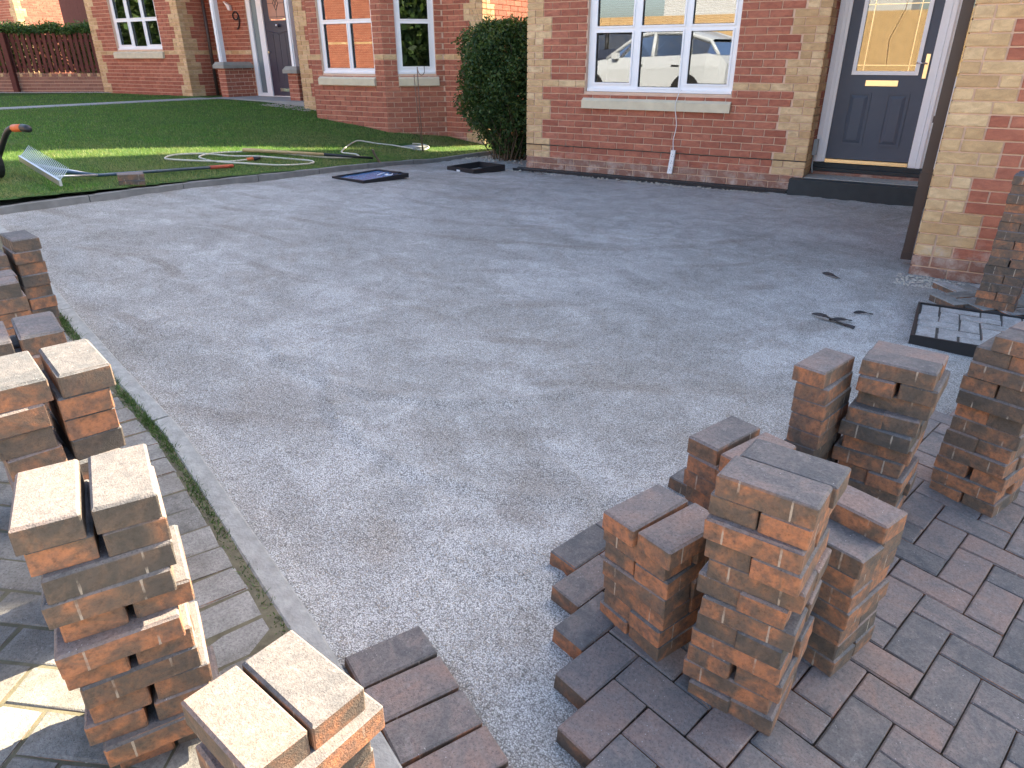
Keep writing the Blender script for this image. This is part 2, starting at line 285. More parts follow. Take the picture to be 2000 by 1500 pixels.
# screeded grit bed of the dug-out drive
from mathutils import noise as mnz
EDGE = [(-2.2, -5.58), (-.2, -6.02), (1.15, -6.44), (1.9, -6.66), (2.6, -6.85), (3.1, -7.03), (3.57, -7.2), (4.2, -7.46), (4.9, -7.78)]
def edge_y(x):
    for (a, b), (c, d) in zip(EDGE, EDGE[1:]):
        if a <= x <= c: return b+(d-b)*(x-a)/(c-a)
    return EDGE[0][1] if x < EDGE[0][0] else EDGE[-1][1]
def gz_(x, y):
    p = Vector((x*1.1, y*1.1, 0)); q = Vector((x*4.5, y*4.5, 3))
    z = H(x, y)+.014*mnz.noise(p)+.006*mnz.noise(q)+.003*mnz.noise(q*3.1)
    for cx, cy, r0, a0, a1 in ((3.68, -6.44, .27, -2.9, 1.9), (3.70, -6.42, .36, -2.6, .6), (3.3, -5.6, .9, -2.6, -.6), (2.6, -5.2, 1.0, -2.2, -.4)):   # swept ridges left by the screed
        d = math.hypot(x-cx, y-cy)-r0; an = math.atan2(y-cy, x-cx)
        if abs(d) < .09 and a0 < an < a1: z += .012*math.exp(-(d/.03)**2)-.008*math.exp(-((d-.05)/.03)**2)
    ew = y-edge_y(x)
    if ew < .1 and x < 3.9: z += .018*max(0, 1-max(ew, 0)/.1)
    if y > -.3: z += .012*mnz.noise(q*2)
    return z
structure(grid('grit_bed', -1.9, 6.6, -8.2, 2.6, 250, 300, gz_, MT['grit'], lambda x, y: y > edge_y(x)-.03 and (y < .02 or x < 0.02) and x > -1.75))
# ------------------------------------------------------------------ paving
def paver_mesh(name, l, wd, th, ch=.005, jit=.0):
    bm = bmesh.new(); bmesh.ops.create_cube(bm, size=1.0)
    for v in bm.verts: v.co = Vector((v.co.x*l, v.co.y*wd, (v.co.z+.5)*th))
    es = [e for e in bm.edges if all(v.co.z > th*.9 for v in e.verts)]
    bmesh.ops.bevel(bm, geom=es, offset=ch, segments=1, affect='EDGES')
    es = [e for e in bm.edges if abs(e.verts[0].co.z-e.verts[1].co.z) > th*.5]
    bmesh.ops.bevel(bm, geom=es, offset=.0025, segments=1, affect='EDGES')
    for v in bm.verts: v.co += Vector((random.uniform(-jit, jit), random.uniform(-jit, jit), random.uniform(-jit, 0)))
    me = bpy.data.meshes.new(name); bm.to_mesh(me); bm.free(); me.update(); return me
PV = [paver_mesh('paver_block', .1985, .0985, .05, .005, .0012) for _ in range(5)]
LAID = [paver_mesh('laid_block', .1975, .0975, .05, .004, .001) for _ in range(5)]
OLD = [paver_mesh('old_block', .196, .0965, .05, .005, .003) for _ in range(5)]
for m_ in PV+LAID: m_.materials.append(MT['paver'])
for m_ in OLD: m_.materials.append(MT['oldpaver'])
def slope_rot(x, y, rz, f=ZP):
    e = .05; n = Vector((-(f(x+e, y)-f(x-e, y))/(2*e), -(f(x, y+e)-f(x, y-e))/(2*e), 1)).normalized()
    q = Vector((0, 0, 1)).rotation_difference(n); return (q.to_matrix().to_4x4() @ Matrix.Rotation(rz, 4, 'Z')).to_euler()
def inside(p, poly):
    x, y = p; r = False
    for (x1, y1), (x2, y2) in zip(poly, poly[1:]+poly[:1]):
        if (y1 > y) != (y2 > y) and x < (x2-x1)*(y-y1)/(y2-y1)+x1: r = not r
    return r
def herring(parent, O, ang, pitch, poly, meshes, shift, zoff=0.0, keep=None):
    U = (math.cos(ang), math.sin(ang)); V = (-U[1], U[0]); n = 0
    for i in range(-60, 61):
        for j in range(-60, 61):
            m = (i+j+shift) % 4
            if m == 0: c = (i+1.0, j+.5); rz = ang
            elif m == 2: c = (i+.5, j+1.0); rz = ang+math.pi/2
            else: continue
            x = O[0]+pitch*(c[0]*U[0]+c[1]*V[0]); y = O[1]+pitch*(c[0]*U[1]+c[1]*V[1])
            if not inside((x, y), poly) or (keep and not keep(i, j)): continue
            o = link('paver', random.choice(meshes), None, parent); o.location = Vector((x, y, ZP(x, y)-.05+zoff+random.uniform(-.0015, .0015)))-wloc(parent)
            e = slope_rot(x, y, rz+random.choice((0, math.pi))+random.uniform(-.008, .008)); o.rotation_euler = (e.x+random.uniform(-.006, .006), e.y+random.uniform(-.006, .006), e.z); n += 1
    return n
MT['mossjoint'] = plain('mossy_joint', (.125, .112, .075), .95, .1, .6, 25, bump=.6)
MT['jointsand'] = plain('joint_sand', (.075, .068, .06), .95, .1, .5, 60, bump=.5)
HO, HA = (4.22, -7.12), R(-15)
poly_new = [(4.10, -7.25), (3.93, -6.63), (4.07, -6.45), (4.17, -6.1), (4.36, -5.6), (4.60, -5.05), (4.9, -4.88), (5.25, -4.55), (6.2, -4.6), (6.2, -7.9), (4.25, -7.75)]
bed = structure(grid('block_paving', 4.25, 6.3, -7.9, -4.5, 30, 40, lambda x, y: ZP(x, y)-.022, MT['jointsand'], lambda x, y: inside((x, y), [(4.42, -7.4), (4.28, -6.8), (4.2, -6.5), (4.3, -6.1), (4.5, -5.6), (4.72, -5.1), (4.95, -5.0), (6.2, -4.7), (6.2, -7.9), (4.4, -7.9)])))
herring(bed, HO, HA, .1005, poly_new, LAID, 2, 0, lambda i, j: i+j >= -1)
# old weathered paving left of the edging: soldier course, herringbone behind it
A17 = R(-19.5)
poly_old = [(-.6, -6.2), (1.1, -6.74), (1.85, -6.95), (2.6, -7.165), (3.1, -7.35), (3.6, -7.55), (4.1, -7.75), (4.3, -7.95), (4.3, -8.4), (-.6, -8.4)]
OLDZ = .0
bed2 = structure(grid('weathered_paving', -1.2, 4.4, -8.5, -5.9, 150, 90, lambda x, y: ZP(x, y)-.004, MT['mossjoint'], lambda x, y: y < edge_y(x)-.035))
herring(bed2, (3.217, -7.748), R(27), .1005, poly_old, OLD, 0, OLDZ)
L_ = 0.0
for (a, b), (c, d) in zip(EDGE, EDGE[1:]):      # soldier course follows the edging
    ln = math.hypot(c-a, d-b); ang = math.atan2(d-b, c-a)
    while L_ < ln:
        t = L_/ln; x = a+(c-a)*t+math.sin(ang)*.195; y = b+(d-b)*t-math.cos(ang)*.195
        if .7 < x < 4.25:
            o = link('paver', random.choice(OLD), None, bed2); o.location = Vector((x, y, ZP(x, y)-.05+OLDZ+random.uniform(-.003, .003))); e = slope_rot(x, y, ang+math.pi/2+random.uniform(-.03, .03)); o.rotation_euler = e
        L_ += .103
    L_ -= ln
# concrete edging strips between the old paving and the drive
eg = []
L_ = 0
pts = []
for (a, b), (c, d) in zip(EDGE, EDGE[1:]):
    ln = math.hypot(c-a, d-b); k = max(2, int(ln/.12)); pts += [(a+(c-a)*i/k, b+(d-b)*i/k) for i in range(k)]
pts.append(EDGE[-1]); seg = 0; i0 = 0; acc = 0; JO = .0
def edging_piece(pp, n):
    m = MB(); vsl = []
    for i, (x, y) in enumerate(pp):
        a_, b_ = pp[max(i-1, 0)], pp[min(i+1, len(pp)-1)]; d_ = Vector((b_[0]-a_[0], b_[1]-a_[1])).normalized(); nx, ny = -d_.y, d_.x; z = ZP(x, y)+.002+random.uniform(-.002, .002)
        vsl += [(x-nx*.063, y-ny*.063, z-.09), (x-nx*.063, y-ny*.063, z-.004), (x-nx*.058, y-ny*.058, z), (x-nx*.006, y-ny*.006, z), (x, y, z-.006), (x, y, z-.09)]
    k = 6; fs = [(i*k+j, (i+1)*k+j, (i+1)*k+j+1, i*k+j+1) for i in range(len(pp)-1) for j in range(k-1)]; e = (len(pp)-1)*k
    m.add(vsl, fs+[tuple(range(k)), tuple(e+j for j in range(k-1, -1, -1))])
    lab = ['concrete edging strip at far left of the drive, mostly behind brick stacks', 'concrete edging strip beside the mossy joint, left of the drive', 'long concrete edging strip beside the grey soldier course', 'concrete edging strip beside the lowest lit brick stack', 'concrete edging strip in the bottom middle, under dark row of laid blocks'][min(n, 4)]
    tag(m.build('edging_strip', MT['concrete']), lab, 'edging', 'concrete edging strips along the drive')
cut = [0, 9, 20, 29, 39, len(pts)-1]; 
for n, (a, b) in enumerate(zip(cut, cut[1:])):
    pp = pts[a:b+1]; 
    if len(pp) > 1:
        p_, q_ = Vector(pp[-2]), Vector(pp[-1]); pp[-1] = tuple(q_-(q_-p_).normalized()*.012); edging_piece(pp, n)
# lawn kerb
KX = [(-.78, -6.0), (-.86, -5.77), (-.95, -5.21), (-1.07, -4.49), (-1.2, -3.5), (-1.28, -2.57), (-1.42, -1.5), (-1.45, -.38), (-1.33, .6), (-1.15, 1.53), (-.95, 2.3)]
def kx(y):
    for (a, b), (c, d) in zip(KX, KX[1:]):
        if b <= y <= d: return a+(c-a)*(y-b)/(d-b)
    return KX[0][0] if y < KX[0][1] else KX[-1][0]
y = -6.0; n = 0
kl = ['leftmost', 'second', 'third', 'fourth', 'fifth', 'sixth', 'seventh', 'eighth', 'ninth', 'tenth']
while y < 2.2:
    y1 = min(y+.915, 2.2); m = MB(); pp = [y+.004+(y1-y-.008)*i/4 for i in range(5)]; vsl = []
    for yy in pp:
        x = kx(yy); z = H(x, yy)+.055+.002*math.sin(yy*9); vsl += [(x, yy, z-.14), (x, yy, z-.005), (x-.006, yy, z), (x-.046, yy, z), (x-.05, yy, z-.004), (x-.05, yy, z-.14)]
    k = 6; fs = [(i*k+j+1, (i+1)*k+j+1, (i+1)*k+j, i*k+j) for i in range(4) for j in range(5)]; m.add(vsl, fs+[tuple(range(5, -1, -1)), tuple(24+j for j in range(6))])
    tag(m.build('kerb_stone', MT['kerb']), 'grey concrete kerb stone edging the lawn, %s from the left' % kl[min(n, 9)], 'kerb', 'kerb stones along the lawn'); y = y1; n += 1
# lawn
def lawn_ok(x, y):
    return x < kx(y)-.045 and not (x > -5.52 and y > 1.5) and not (-4.56 < x < -2.3 and y > .82+max(0, (x+3.0))+max(0, -4.54-x)) and not (x < -5.5 and y > 2.06)
structure(grid('lawn', -16.5, -.8, -6.2, 2.9, 330, 91, lambda x, y: LW(x, y)+.01*mnz.noise(Vector((x*1.5, y*1.5, 5))), MT['soil'], lambda x, y: x < kx(y)-.03))
def in_path(x, y): return -8.78-.06*(1.4-y) < x < -8.12-.09*(1.4-y) and y < 1.75 or (-8.6 < x < -5.75 and 1.55 < y < 2.2)
nb = 330000; X = rng.uniform(-13, -.75, nb); Y = rng.uniform(-6.1, 2.1, nb); kxv = np.interp(Y, [q[1] for q in KX], [q[0] for q in KX])
dens = np.clip(1.25-(-X-1)/9, .25, 1); keep = (X < kxv-.055-.045*(Y < -2.5)*rng.random(nb)) & (rng.random(nb) < dens) & ~((X > -5.52) & (Y > 1.47)) & ~((X > -4.56) & (X < -2.3) & (Y > .81+np.maximum(0, X+3.0))) & ~((X < -5.5) & (Y > 2.05)) & ~((X < -8.12-.09*(1.4-Y)) & (X > -8.78-.06*(1.4-Y)) & (Y < 1.75)) & ~((X > -8.6) & (X < -5.7) & (Y > 1.5)) & ~((X > -2.3) & (X < -1.9) & (Y > .15) & (Y < .4))
X = X[keep]; Y = Y[keep]; n = len(X); Z = np.array([LW(a, b) for a, b in zip(X, Y)])
an = rng.uniform(0, 6.283, n); lean = rng.normal(0, .55, (n, 2)); hgt = rng.uniform(.014, .034, n)*(1+.7*(rng.random(n) < .04))*np.where(X > kxv[keep]-.5, .8, 1.0)
wv = rng.uniform(.0022, .0042, n); U_ = np.stack([np.cos(an)*wv, np.sin(an)*wv, np.zeros(n)], 1); V_ = np.stack([lean[:, 0]*hgt, lean[:, 1]*hgt, hgt], 1)
tag(tri_cloud('grass', np.stack([X, Y, Z-.002], 1), U_, V_, MT['grass'], rng.random(n)), 'short green lawn grass, worn and yellowish near the kerb', 'grass', None, 'stuff')
# garden path to the door
m = MB(); 
PTH = []
for k in range(12):
    y0 = 1.72-k*.62; y1 = y0-.61; f0 = lambda y: -8.76-.06*(1.4-y); f1 = lambda y: -8.14-.09*(1.4-y)
    m = MB(); m.prism([(f0(y1), y1), (f1(y1), y1), (f1(y0), y0), (f0(y0), y0)], LW(-8.4, y0)-.05, LW(-8.4, y0)+.012); PTH.append(m)
pth = structure(bpy.data.objects.new('garden_path', None)); COL.objects.link(pth); pth.location = (-8.4, 1.4, .6)
for m in PTH: m.build('slab', MT['slab'], pth)
# ================================================================== BRICKWORK
BM = {}
def brick_mesh(ln, kind):
    k = (round(ln*200), kind)
    if k not in BM:
        l = k[0]/200; m = MB(); c = .0025; y0, y1 = 0, .03; h = .0325
        m.add([(-l/2+c, 0, -h+c), (l/2-c, 0, -h+c), (l/2-c, 0, h-c), (-l/2+c, 0, h-c), (-l/2, c, -h), (l/2, c, -h), (l/2, c, h), (-l/2, c, h), (-l/2, y1, -h), (l/2, y1, -h), (l/2, y1, h), (-l/2, y1, h)],
              [(0, 1, 2, 3), (0, 4, 5, 1), (1, 5, 6, 2), (2, 6, 7, 3), (3, 7, 4, 0), (4, 8, 9, 5), (5, 9, 10, 6), (6, 10, 11, 7), (7, 11, 8, 4)])
        me = m.mesh('brick'); me.materials.append(MT[kind]); BM[k] = me
    return BM[k]
def brick_layout(L, i0, i1, zb, openings, qL, qR, plinth=99, band=True):
    out = []
    def course(i, a, b, kind, off):
        zt = zb-.075*i; zc = zt-.0375; s = a
        lim = [(a, b)]
        for (o0, o1, oz0, oz1) in openings:
            if zc > oz0-.03 and zc < oz1+.03:
                nl = []
                for p, q in lim:
                    if o1 <= p or o0 >= q: nl.append((p, q)); continue
                    if o0 > p: nl.append((p, o0))
                    if o1 < q: nl.append((o1, q))
                lim = nl
        for p, q in lim:
            e = math.floor((p-off)/.225)*.225+off
            while e < q-1e-6:
                s0, s1 = max(e, p), min(e+.225, q); e += .225
                if s1-s0 > .045: out.append((s0+.005, s1-.005, zc, kind))
    for i in range(i0, i1):
        if i >= plinth: course(i, 0, L, 'plinth', .1125*(i % 2)); continue
        if band and i == 0: course(i, 0, L, 'buff', 0); continue
        wq = .3375 if (i//3) % 2 else .225; a, b = 0, L
        if qL:
            a = wq; alt = i % 2
            if wq < .3: sp = [(0, .225)] if alt else [(0, .1125), (.1125, .225)]
            else: sp = [(0, .1125), (.1125, .3375)] if alt else [(0, .225), (.225, .3375)]
            for p, q in sp: out.append((p+.005, q-.005, zb-.075*i-.0375, 'buff'))
        if qR:
            b = L-wq; alt = i % 2
            if wq < .3: sp = [(0, .225)] if alt else [(0, .1125), (.1125, .225)]
            else: sp = [(0, .1125), (.1125, .3375)] if alt else [(0, .225), (.225, .3375)]
            for p, q in sp: out.append((L-q+.005, L-p-.005, zb-.075*i-.0375, 'buff'))
        course(i, a, b, 'red', .1125*(i % 2))
    return out
def place_bricks(wall, O, ang, lay, n_ind, order=None):
    """first n_ind bricks as objects of their own, the rest joined"""
    d = Vector((math.cos(ang), math.sin(ang), 0)); inn = Vector((-d.y, d.x, 0)); O = Vector((*O, 0)); wl = wloc(wall)
    if order: lay = sorted(lay, key=order)
    for s0, s1, z, kind in lay[:n_ind]:
        o = link('brick', brick_mesh(s1-s0, kind), None, wall); o.location = O+d*(s0+s1)/2+Vector((0, 0, z))-inn*(random.uniform(0, .0025))-wl
        o.rotation_euler = (random.gauss(0, .004), random.gauss(0, .003), ang+random.gauss(0, .004))
    rest = lay[n_ind:]
    if rest:
        m = MB(); rv = []; mi = []; kinds = ['red', 'buff', 'plinth']
        for s0, s1, z, kind in rest:
            p = random.uniform(0, .002); a, b = O+d*s0-inn*p, O+d*s1-inn*p; h = .0325; z+0
            q = [a+Vector((0, 0, z-h)), b+Vector((0, 0, z-h)), b+Vector((0, 0, z+h)), a+Vector((0, 0, z+h))]; bk = [x+inn*.03 for x in q]
            m.add(q+bk, [(0, 1, 2, 3), (4, 5, 1, 0), (1, 5, 6, 2), (3, 2, 6, 7), (4, 0, 3, 7)]); rv += [random.random()]*5; mi += [kinds.index(kind)]*5
        me = m.mesh('brickwork', wl)
        for k in kinds: me.materials.append(MT[k+'_j'])
        me.polygons.foreach_set('material_index', mi); at = me.attributes.new('rnd', 'FLOAT', 'FACE'); at.data.foreach_set('value', rv)
        tag(link('brickwork', me, None, wall), kind='stuff')
def backing(parent, name, O, ang, L, z0, z1, openings, th=.26, rec=.009, mat=None, e0=0.0, e1=0.0):
    """mortar core of a wall with its openings"""
    d = Vector((math.cos(ang), math.sin(ang), 0)); inn = Vector((-d.y, d.x, 0)); O = Vector((*O, 0)); m = MB()
    cuts = sorted({e0, L-e1, *[max(o[0], 0) for o in openings], *[min(o[1], L) for o in openings]})
    for a, b in zip(cuts, cuts[1:]):
        if b-a < 1e-4: continue
        zs = [(z0, z1)]
        for (o0, o1, oz0, oz1) in openings:
            if o0 < (a+b)/2 < o1: zs = [t for p, q in zs for t in ((p, min(q, oz0)), (max(p, oz1), q)) if t[1]-t[0] > 1e-4]
        for p, q in zs:
            A, B = O+d*a+inn*rec, O+d*b+inn*rec; c = [A, B, B+inn*th, A+inn*th]
            m.add([(v.x, v.y, p) for v in c]+[(v.x, v.y, q) for v in c], [(3, 2, 1, 0), (4, 5, 6, 7), (0, 1, 5, 4), (1, 2, 6, 5), (2, 3, 7, 6), (3, 0, 4, 7)])
    return m.build(name, mat or MT['mortar'], parent)
def gable_roof(parent, x0, x1, ye0, ye1, yr, ze, zr, th=.18, name='roof', mat='tile', axis='x'):
    m = MB(); v = []
    for x in (x0, x1): v += [(x, ye0, ze), (x, yr, zr), (x, ye1, ze), (x, ye1, ze-th), (x, yr, zr-th*1.3), (x, ye0, ze-th)]
    m.add(v, [(0, 1, 7, 6), (1, 2, 8, 7), (2, 3, 9, 8), (3, 4, 10, 9), (4, 5, 11, 10), (5, 0, 6, 11), (0, 5, 4, 1), (1, 4, 3, 2), (6, 7, 10, 11), (7, 8, 9, 10)]); return m.build(name, MT[mat], parent)
def gable_end(parent, x, y0, y1, yr, z0, zr, th=.2):
    MB().add([(x, y0, z0), (x, y1, z0), (x, yr, zr), (x+th, y0, z0), (x+th, y1, z0), (x+th, yr, zr)], [(0, 1, 2), (5, 4, 3), (0, 3, 4, 1), (1, 4, 5, 2), (2, 5, 3, 0)]).build('gable', MT['farbrick'], parent)
def local_box(m, O, ang, s0, s1, t0, t1, z0, z1):
    d = (math.cos(ang), math.sin(ang)); n = (-d[1], d[0]); c = [(s0, t0), (s1, t0), (s1, t1), (s0, t1)]; p = [(O[0]+d[0]*s+n[0]*t, O[1]+d[1]*s+n[1]*t) for s, t in c]
    return m.add([(x, y, z0) for x, y in p]+[(x, y, z1) for x, y in p], [(3, 2, 1, 0), (4, 5, 6, 7), (0, 1, 5, 4), (1, 2, 6, 5), (2, 3, 7, 6), (3, 0, 4, 7)])
def window(parent, O, ang, s0, s1, z0, z1, panes, dep=.06, sill=None, fth=.06, room=1.2, room_mat='room'):
    """frame with glazing; panes: (s0,s1,z0,z1) glass rects; frame fills what is between"""
    m = MB(); xs = sorted({s0, s1, *[p[0] for p in panes], *[p[1] for p in panes]}); w_ = None
    # frame bars: column by column
    for a, b in zip(xs, xs[1:]):
        zs = [(z0, z1)]
        for p in panes:
            if p[0]-1e-6 <= a and p[1]+1e-6 >= b: zs = [t for q, r_ in zs for t in ((q, min(r_, p[2])), (max(q, p[3]), r_)) if t[1]-t[0] > 1e-4]
        for q, r_ in zs: local_box(m, O, ang, a, b, dep, dep+fth, q, r_)
    wo = m.build('window', MT['upvc'], parent)
    m = MB(); local_box(m, O, ang, s0+.012, s1-.012, dep-.035, dep+.001, z0+.004, z0+.034); m.build('frame_sill', MT['upvc'], wo)
    for p in panes:
        bd = MB(); e = .018                      # bead round the pane
        for q in ((p[0]-e, p[1]+e, p[2]-e, p[2]), (p[0]-e, p[1]+e, p[3], p[3]+e), (p[0]-e, p[0], p[2], p[3]), (p[1], p[1]+e, p[2], p[3])): local_box(bd, O, ang, q[0], q[1], dep-.012, dep+.002, q[2], q[3])
        bd.build('sash', MT['upvc'], wo)
        g = MB(); local_box(g, O, ang, p[0]-.004, p[1]+.004, dep+.022, dep+.026, p[2]-.004, p[3]+.004); g.build('pane', MT['glass'], wo)
        g = MB(); local_box(g, O, ang, p[0]-.001, p[1]+.001, dep+.006, dep+.02, p[2]-.001, p[2]+.005); local_box(g, O, ang, p[0]-.001, p[1]+.001, dep+.006, dep+.02, p[3]-.005, p[3]+.001)
        local_box(g, O, ang, p[0]-.001, p[0]+.004, dep+.006, dep+.02, p[2]+.005, p[3]-.005); local_box(g, O, ang, p[1]-.004, p[1]+.001, dep+.006, dep+.02, p[2]+.005, p[3]-.005); g.build('gasket', MT['black'], wo)
    if room:
        r_ = MB(); local_box(r_, O, ang, s0-.3, s1+.3, dep+room, dep+room+.02, z0-.6, z1+.3); local_box(r_, O, ang, s0-.32, s0-.3, dep+.22, dep+room, z0-.6, z1+.3); local_box(r_, O, ang, s1+.3, s1+.32, dep+.22, dep+room, z0-.6, z1+.3)
        local_box(r_, O, ang, s0-.3, s1+.3, dep+.22, dep+room, z1+.3, z1+.32); local_box(r_, O, ang, s0-.3, s1+.3, dep+.22, dep+room, z0-.62, z0-.6); r_.build('room', MT[room_mat], parent)
    if sill:
        a, b, q, r_ = sill; st = MB(); local_box(st, O, ang, a, b, -.045, .10, q, r_-.03)
        d = (math.cos(ang), math.sin(ang)); n_ = (-d[1], d[0]); pr = [(-.045, r_-.0299), (.02, r_+.01), (.10, r_+.01), (.10, r_-.0299)]
        V = [(O[0]+d[0]*s+n_[0]*t, O[1]+d[1]*s+n_[1]*t, z) for s in (a, b) for t, z in pr]; st.add(V, [(0, 1, 2, 3), (7, 6, 5, 4), (0, 4, 5, 1), (1, 5, 6, 2), (2, 6, 7, 3), (3, 7, 4, 0)])
        st.build('stone_sill', MT['stone'], parent)
    return wo
# ------------------------------------------------------------------ main house
house = empty('brick_house', (0, 0, 0), 'red brick house with cream quoins, wide three-part window and dark blue front door', 'house')
W = 3.39; OPN = [(.80, 2.53, 1.03, 2.30)]
wall = backing(house, 'wall', (0, 0), 0, W, -.3, 2.9, OPN, e0=.009, e1=.009)
lay = brick_layout(W, -13, 14, 1.15, OPN, True, True, 12)
place_bricks(wall, (0, 0), 0, lay, 262, lambda b: b[2])
# quoin returns: left side wall and door reveal
lw = backing(house, 'side_wall', (0, 5.0), R(-90), 5.0, -.3, 5.2, [], e1=.27)
place_bricks(lw, (0, 2.25), R(-90), brick_layout(2.25, -13, 14, 1.15, [], False, True, 12), 0)
rv = backing(house, 'reveal', (3.39, .009), R(90), .65, -.1, 2.9, [], e0=.262)
place_bricks(rv, (3.39, 0), R(90), brick_layout(.45, -13, 12, 1.15, [], True, False, 12), 0)
MB().box((-.004, -.004, .393), (3.394, .02, .4015)).build('damp_course', MT['black'], house)
backing(house, 'upper_wall', (0, 0), 0, 5.7, 2.9, 5.3, [], th=.26, rec=.0, mat=MT['farbrick'])
gable_roof(house, -.2, 5.8, -.35, 6.35, 3.0, 5.2, 9.1); gable_end(house, .0, 0, 6.0, 3.0, 5.1, 8.9); gable_end(house, 5.5, 0, 6.0, 3.0, 5.1, 8.9)  # unseen upper storey and roof, width and ridge shaped for the shade they cast
backing(house, 'rear_wall', (5.7, 6.0), R(180), 5.7, -.3, 5.2, [], mat=MT['farbrick'])
backing(house, 'end_wall', (5.7, .3), R(90), 5.7, -.3, 5.2, [], mat=MT['farbrick'])
wd = window(house, (0, 0), 0, .80, 2.53, 1.03, 2.30, [(.893, 1.330, 1.129, 1.648), (.897, 1.332, 1.715, 2.20), (1.435, 1.914, 1.088, 1.650), (1.437, 1.916, 1.715, 2.20), (2.008, 2.451, 1.129, 1.649), (2.010, 2.453, 1.715, 2.20)], .06, (.778, 2.54, .848, .965))
for a, b in ((.90, 1.335), (1.43, 1.92), (2.0, 2.46)):
    m = MB()
    for k in range(20):
        z = 1.735+k*.024; m.add([(a-.03, .155, z-.006), (b+.03, .155, z-.006), (b+.03, .178, z+.006), (a-.03, .178, z+.006)], [(0, 1, 2, 3)])
    m.box((a-.03, .155, 1.705), (b+.03, .18, 1.722)); m.build('blind', MT['blind'], house)
# trailing white extension lead
cab = empty('extension_lead', (1.95, -.06, .18), 'white extension lead with flat socket block hanging from the window', 'extension lead')
MB().tube(spline([(1.985, -.02, 1.07), (1.975, -.066, 1.04), (1.955, -.062, .98), (1.94, -.058, .90), (1.965, -.03, .70), (1.945, -.03, .55), (1.957, -.035, .435)]), .0045, 6).build('cable', MT['whitecable'], cab, smooth=True)
so = MB().add([(1.935, -.045, .435), (1.985, -.045, .435), (1.985, -.012, .435), (1.935, -.012, .435), (1.91, -.047, .178), (1.965, -.047, .178), (1.965, -.012, .178), (1.91, -.012, .178)], [(0, 1, 2, 3), (7, 6, 5, 4), (4, 5, 1, 0), (5, 6, 2, 1), (6, 7, 3, 2), (7, 4, 0, 3)]).build('socket_block', MT['whitecable'], cab)
for k in range(3):
    z = .22+k*.075; x = 1.944+.02*(z-.178)/.257; m = MB()
    for dx, dz in ((-.01, 0), (.01, 0), (0, .022)): m.box((x+dx-.003, -.0485, z+dz-.006), (x+dx+.003, -.045, z+dz+.006))
    m.build('socket_hole', MT['greybox'], so)
# front door set back in the porch
DY = .45
dr = MB(); dr.box((3.51, DY, .40), (4.312, DY+.045, 1.263)); dr.box((3.51, DY, 1.263), (3.652, DY+.045, 2.42)); dr.box((4.188, DY, 1.263), (4.312, DY+.045, 2.42)); dr.box((3.652, DY, 2.25), (4.188, DY+.045, 2.42))
door = dr.build('door', MT['navy'], house)
m = MB(); e = .036
for a, b in (((3.616, DY-.014, 1.228), (4.224, DY+.003, 1.264)), ((3.616, DY-.014, 2.25), (4.224, DY+.003, 2.286)), ((3.616, DY-.014, 1.264), (3.653, DY+.003, 2.25)), ((4.187, DY-.014, 1.264), (4.224, DY+.003, 2.25))): m.box(a, b)
m.build('glazing_frame', MT['upvc'], door)
MB().box((3.65, DY+.012, 1.26), (4.19, DY+.018, 2.252)).build('pane', MT['doorglass'], door)
m = MB()
for x in (3.715, 4.125): m.box((x, DY+.004, 1.264), (x+.006, DY+.011, 2.25))
m.box((3.653, DY+.004, 1.315), (4.187, DY+.0108, 1.321)); m.box((3.653, DY+.004, 1.86), (4.187, DY+.0108, 1.866)); m.tube([(3.92, DY+.008, 1.321), (3.90, DY+.008, 1.55), (3.99, DY+.008, 1.82), (4.0, DY+.008, 2.2)], .003, 5); m.build('leading', MT['gold'], door)
m = MB(); m.box((3.765, DY-.012, 1.125), (4.062, DY+.002, 1.178)); m.box((3.78, DY-.017, 1.134), (4.047, DY-.011, 1.170)); m.build('letter_plate', MT['gold'], door)
for a, b in ((3.622, 3.842), (3.982, 4.192)):       # raised panels: groove frame and fielded centre
    m = MB(); z0, z1 = .54, 1.065
    for q in ((a, b, z0, z0+.022), (a, b, z1-.022, z1), (a, a+.022, z0+.022, z1-.022), (b-.022, b, z0+.022, z1-.022)): m.box((q[0], DY-.010, q[2]), (q[1], DY+.002, q[3]), taper=0)
    m.add([(a+.03, DY-.0005, z0+.03), (b-.03, DY-.0005, z0+.03), (b-.03, DY-.0005, z1-.03), (a+.03, DY-.0005, z1-.03), (a+.06, DY-.012, z0+.06), (b-.06, DY-.012, z0+.06), (b-.06, DY-.012, z1-.06), (a+.06, DY-.012, z1-.06)], [(4, 5, 6, 7), (0, 1, 5, 4), (1, 2, 6, 5), (2, 3, 7, 6), (3, 0, 4, 7)]); m.build('door_panel', MT['navy'], door)
m = MB(); m.box((4.262, DY-.010, 1.20), (4.296, DY+.002, 1.42)); m.build('handle_plate', MT['gold'], door)
MB().tube([(4.279, DY-.008, 1.335), (4.279, DY-.045, 1.335), (4.19, DY-.05, 1.34)], .008, 8).build('handle', MT['chrome'], door, smooth=True)
m = MB(); m.box((3.51, DY-.03, .358), (4.312, DY+.04, .395)); m.box((3.51, DY-.036, .366), (4.312, DY-.029, .380)); m.build('threshold_strip', MT['gold'], house)
m = MB(); m.box((3.395, DY-.03, .36), (3.44, DY+.06, 2.5)); m.box((3.44, DY-.015, .36), (3.475, DY+.06, 2.5)); m.box((3.475, DY, .36), (3.507, DY+.06, 2.5)); m.build('door_frame', MT['upvc'], house)
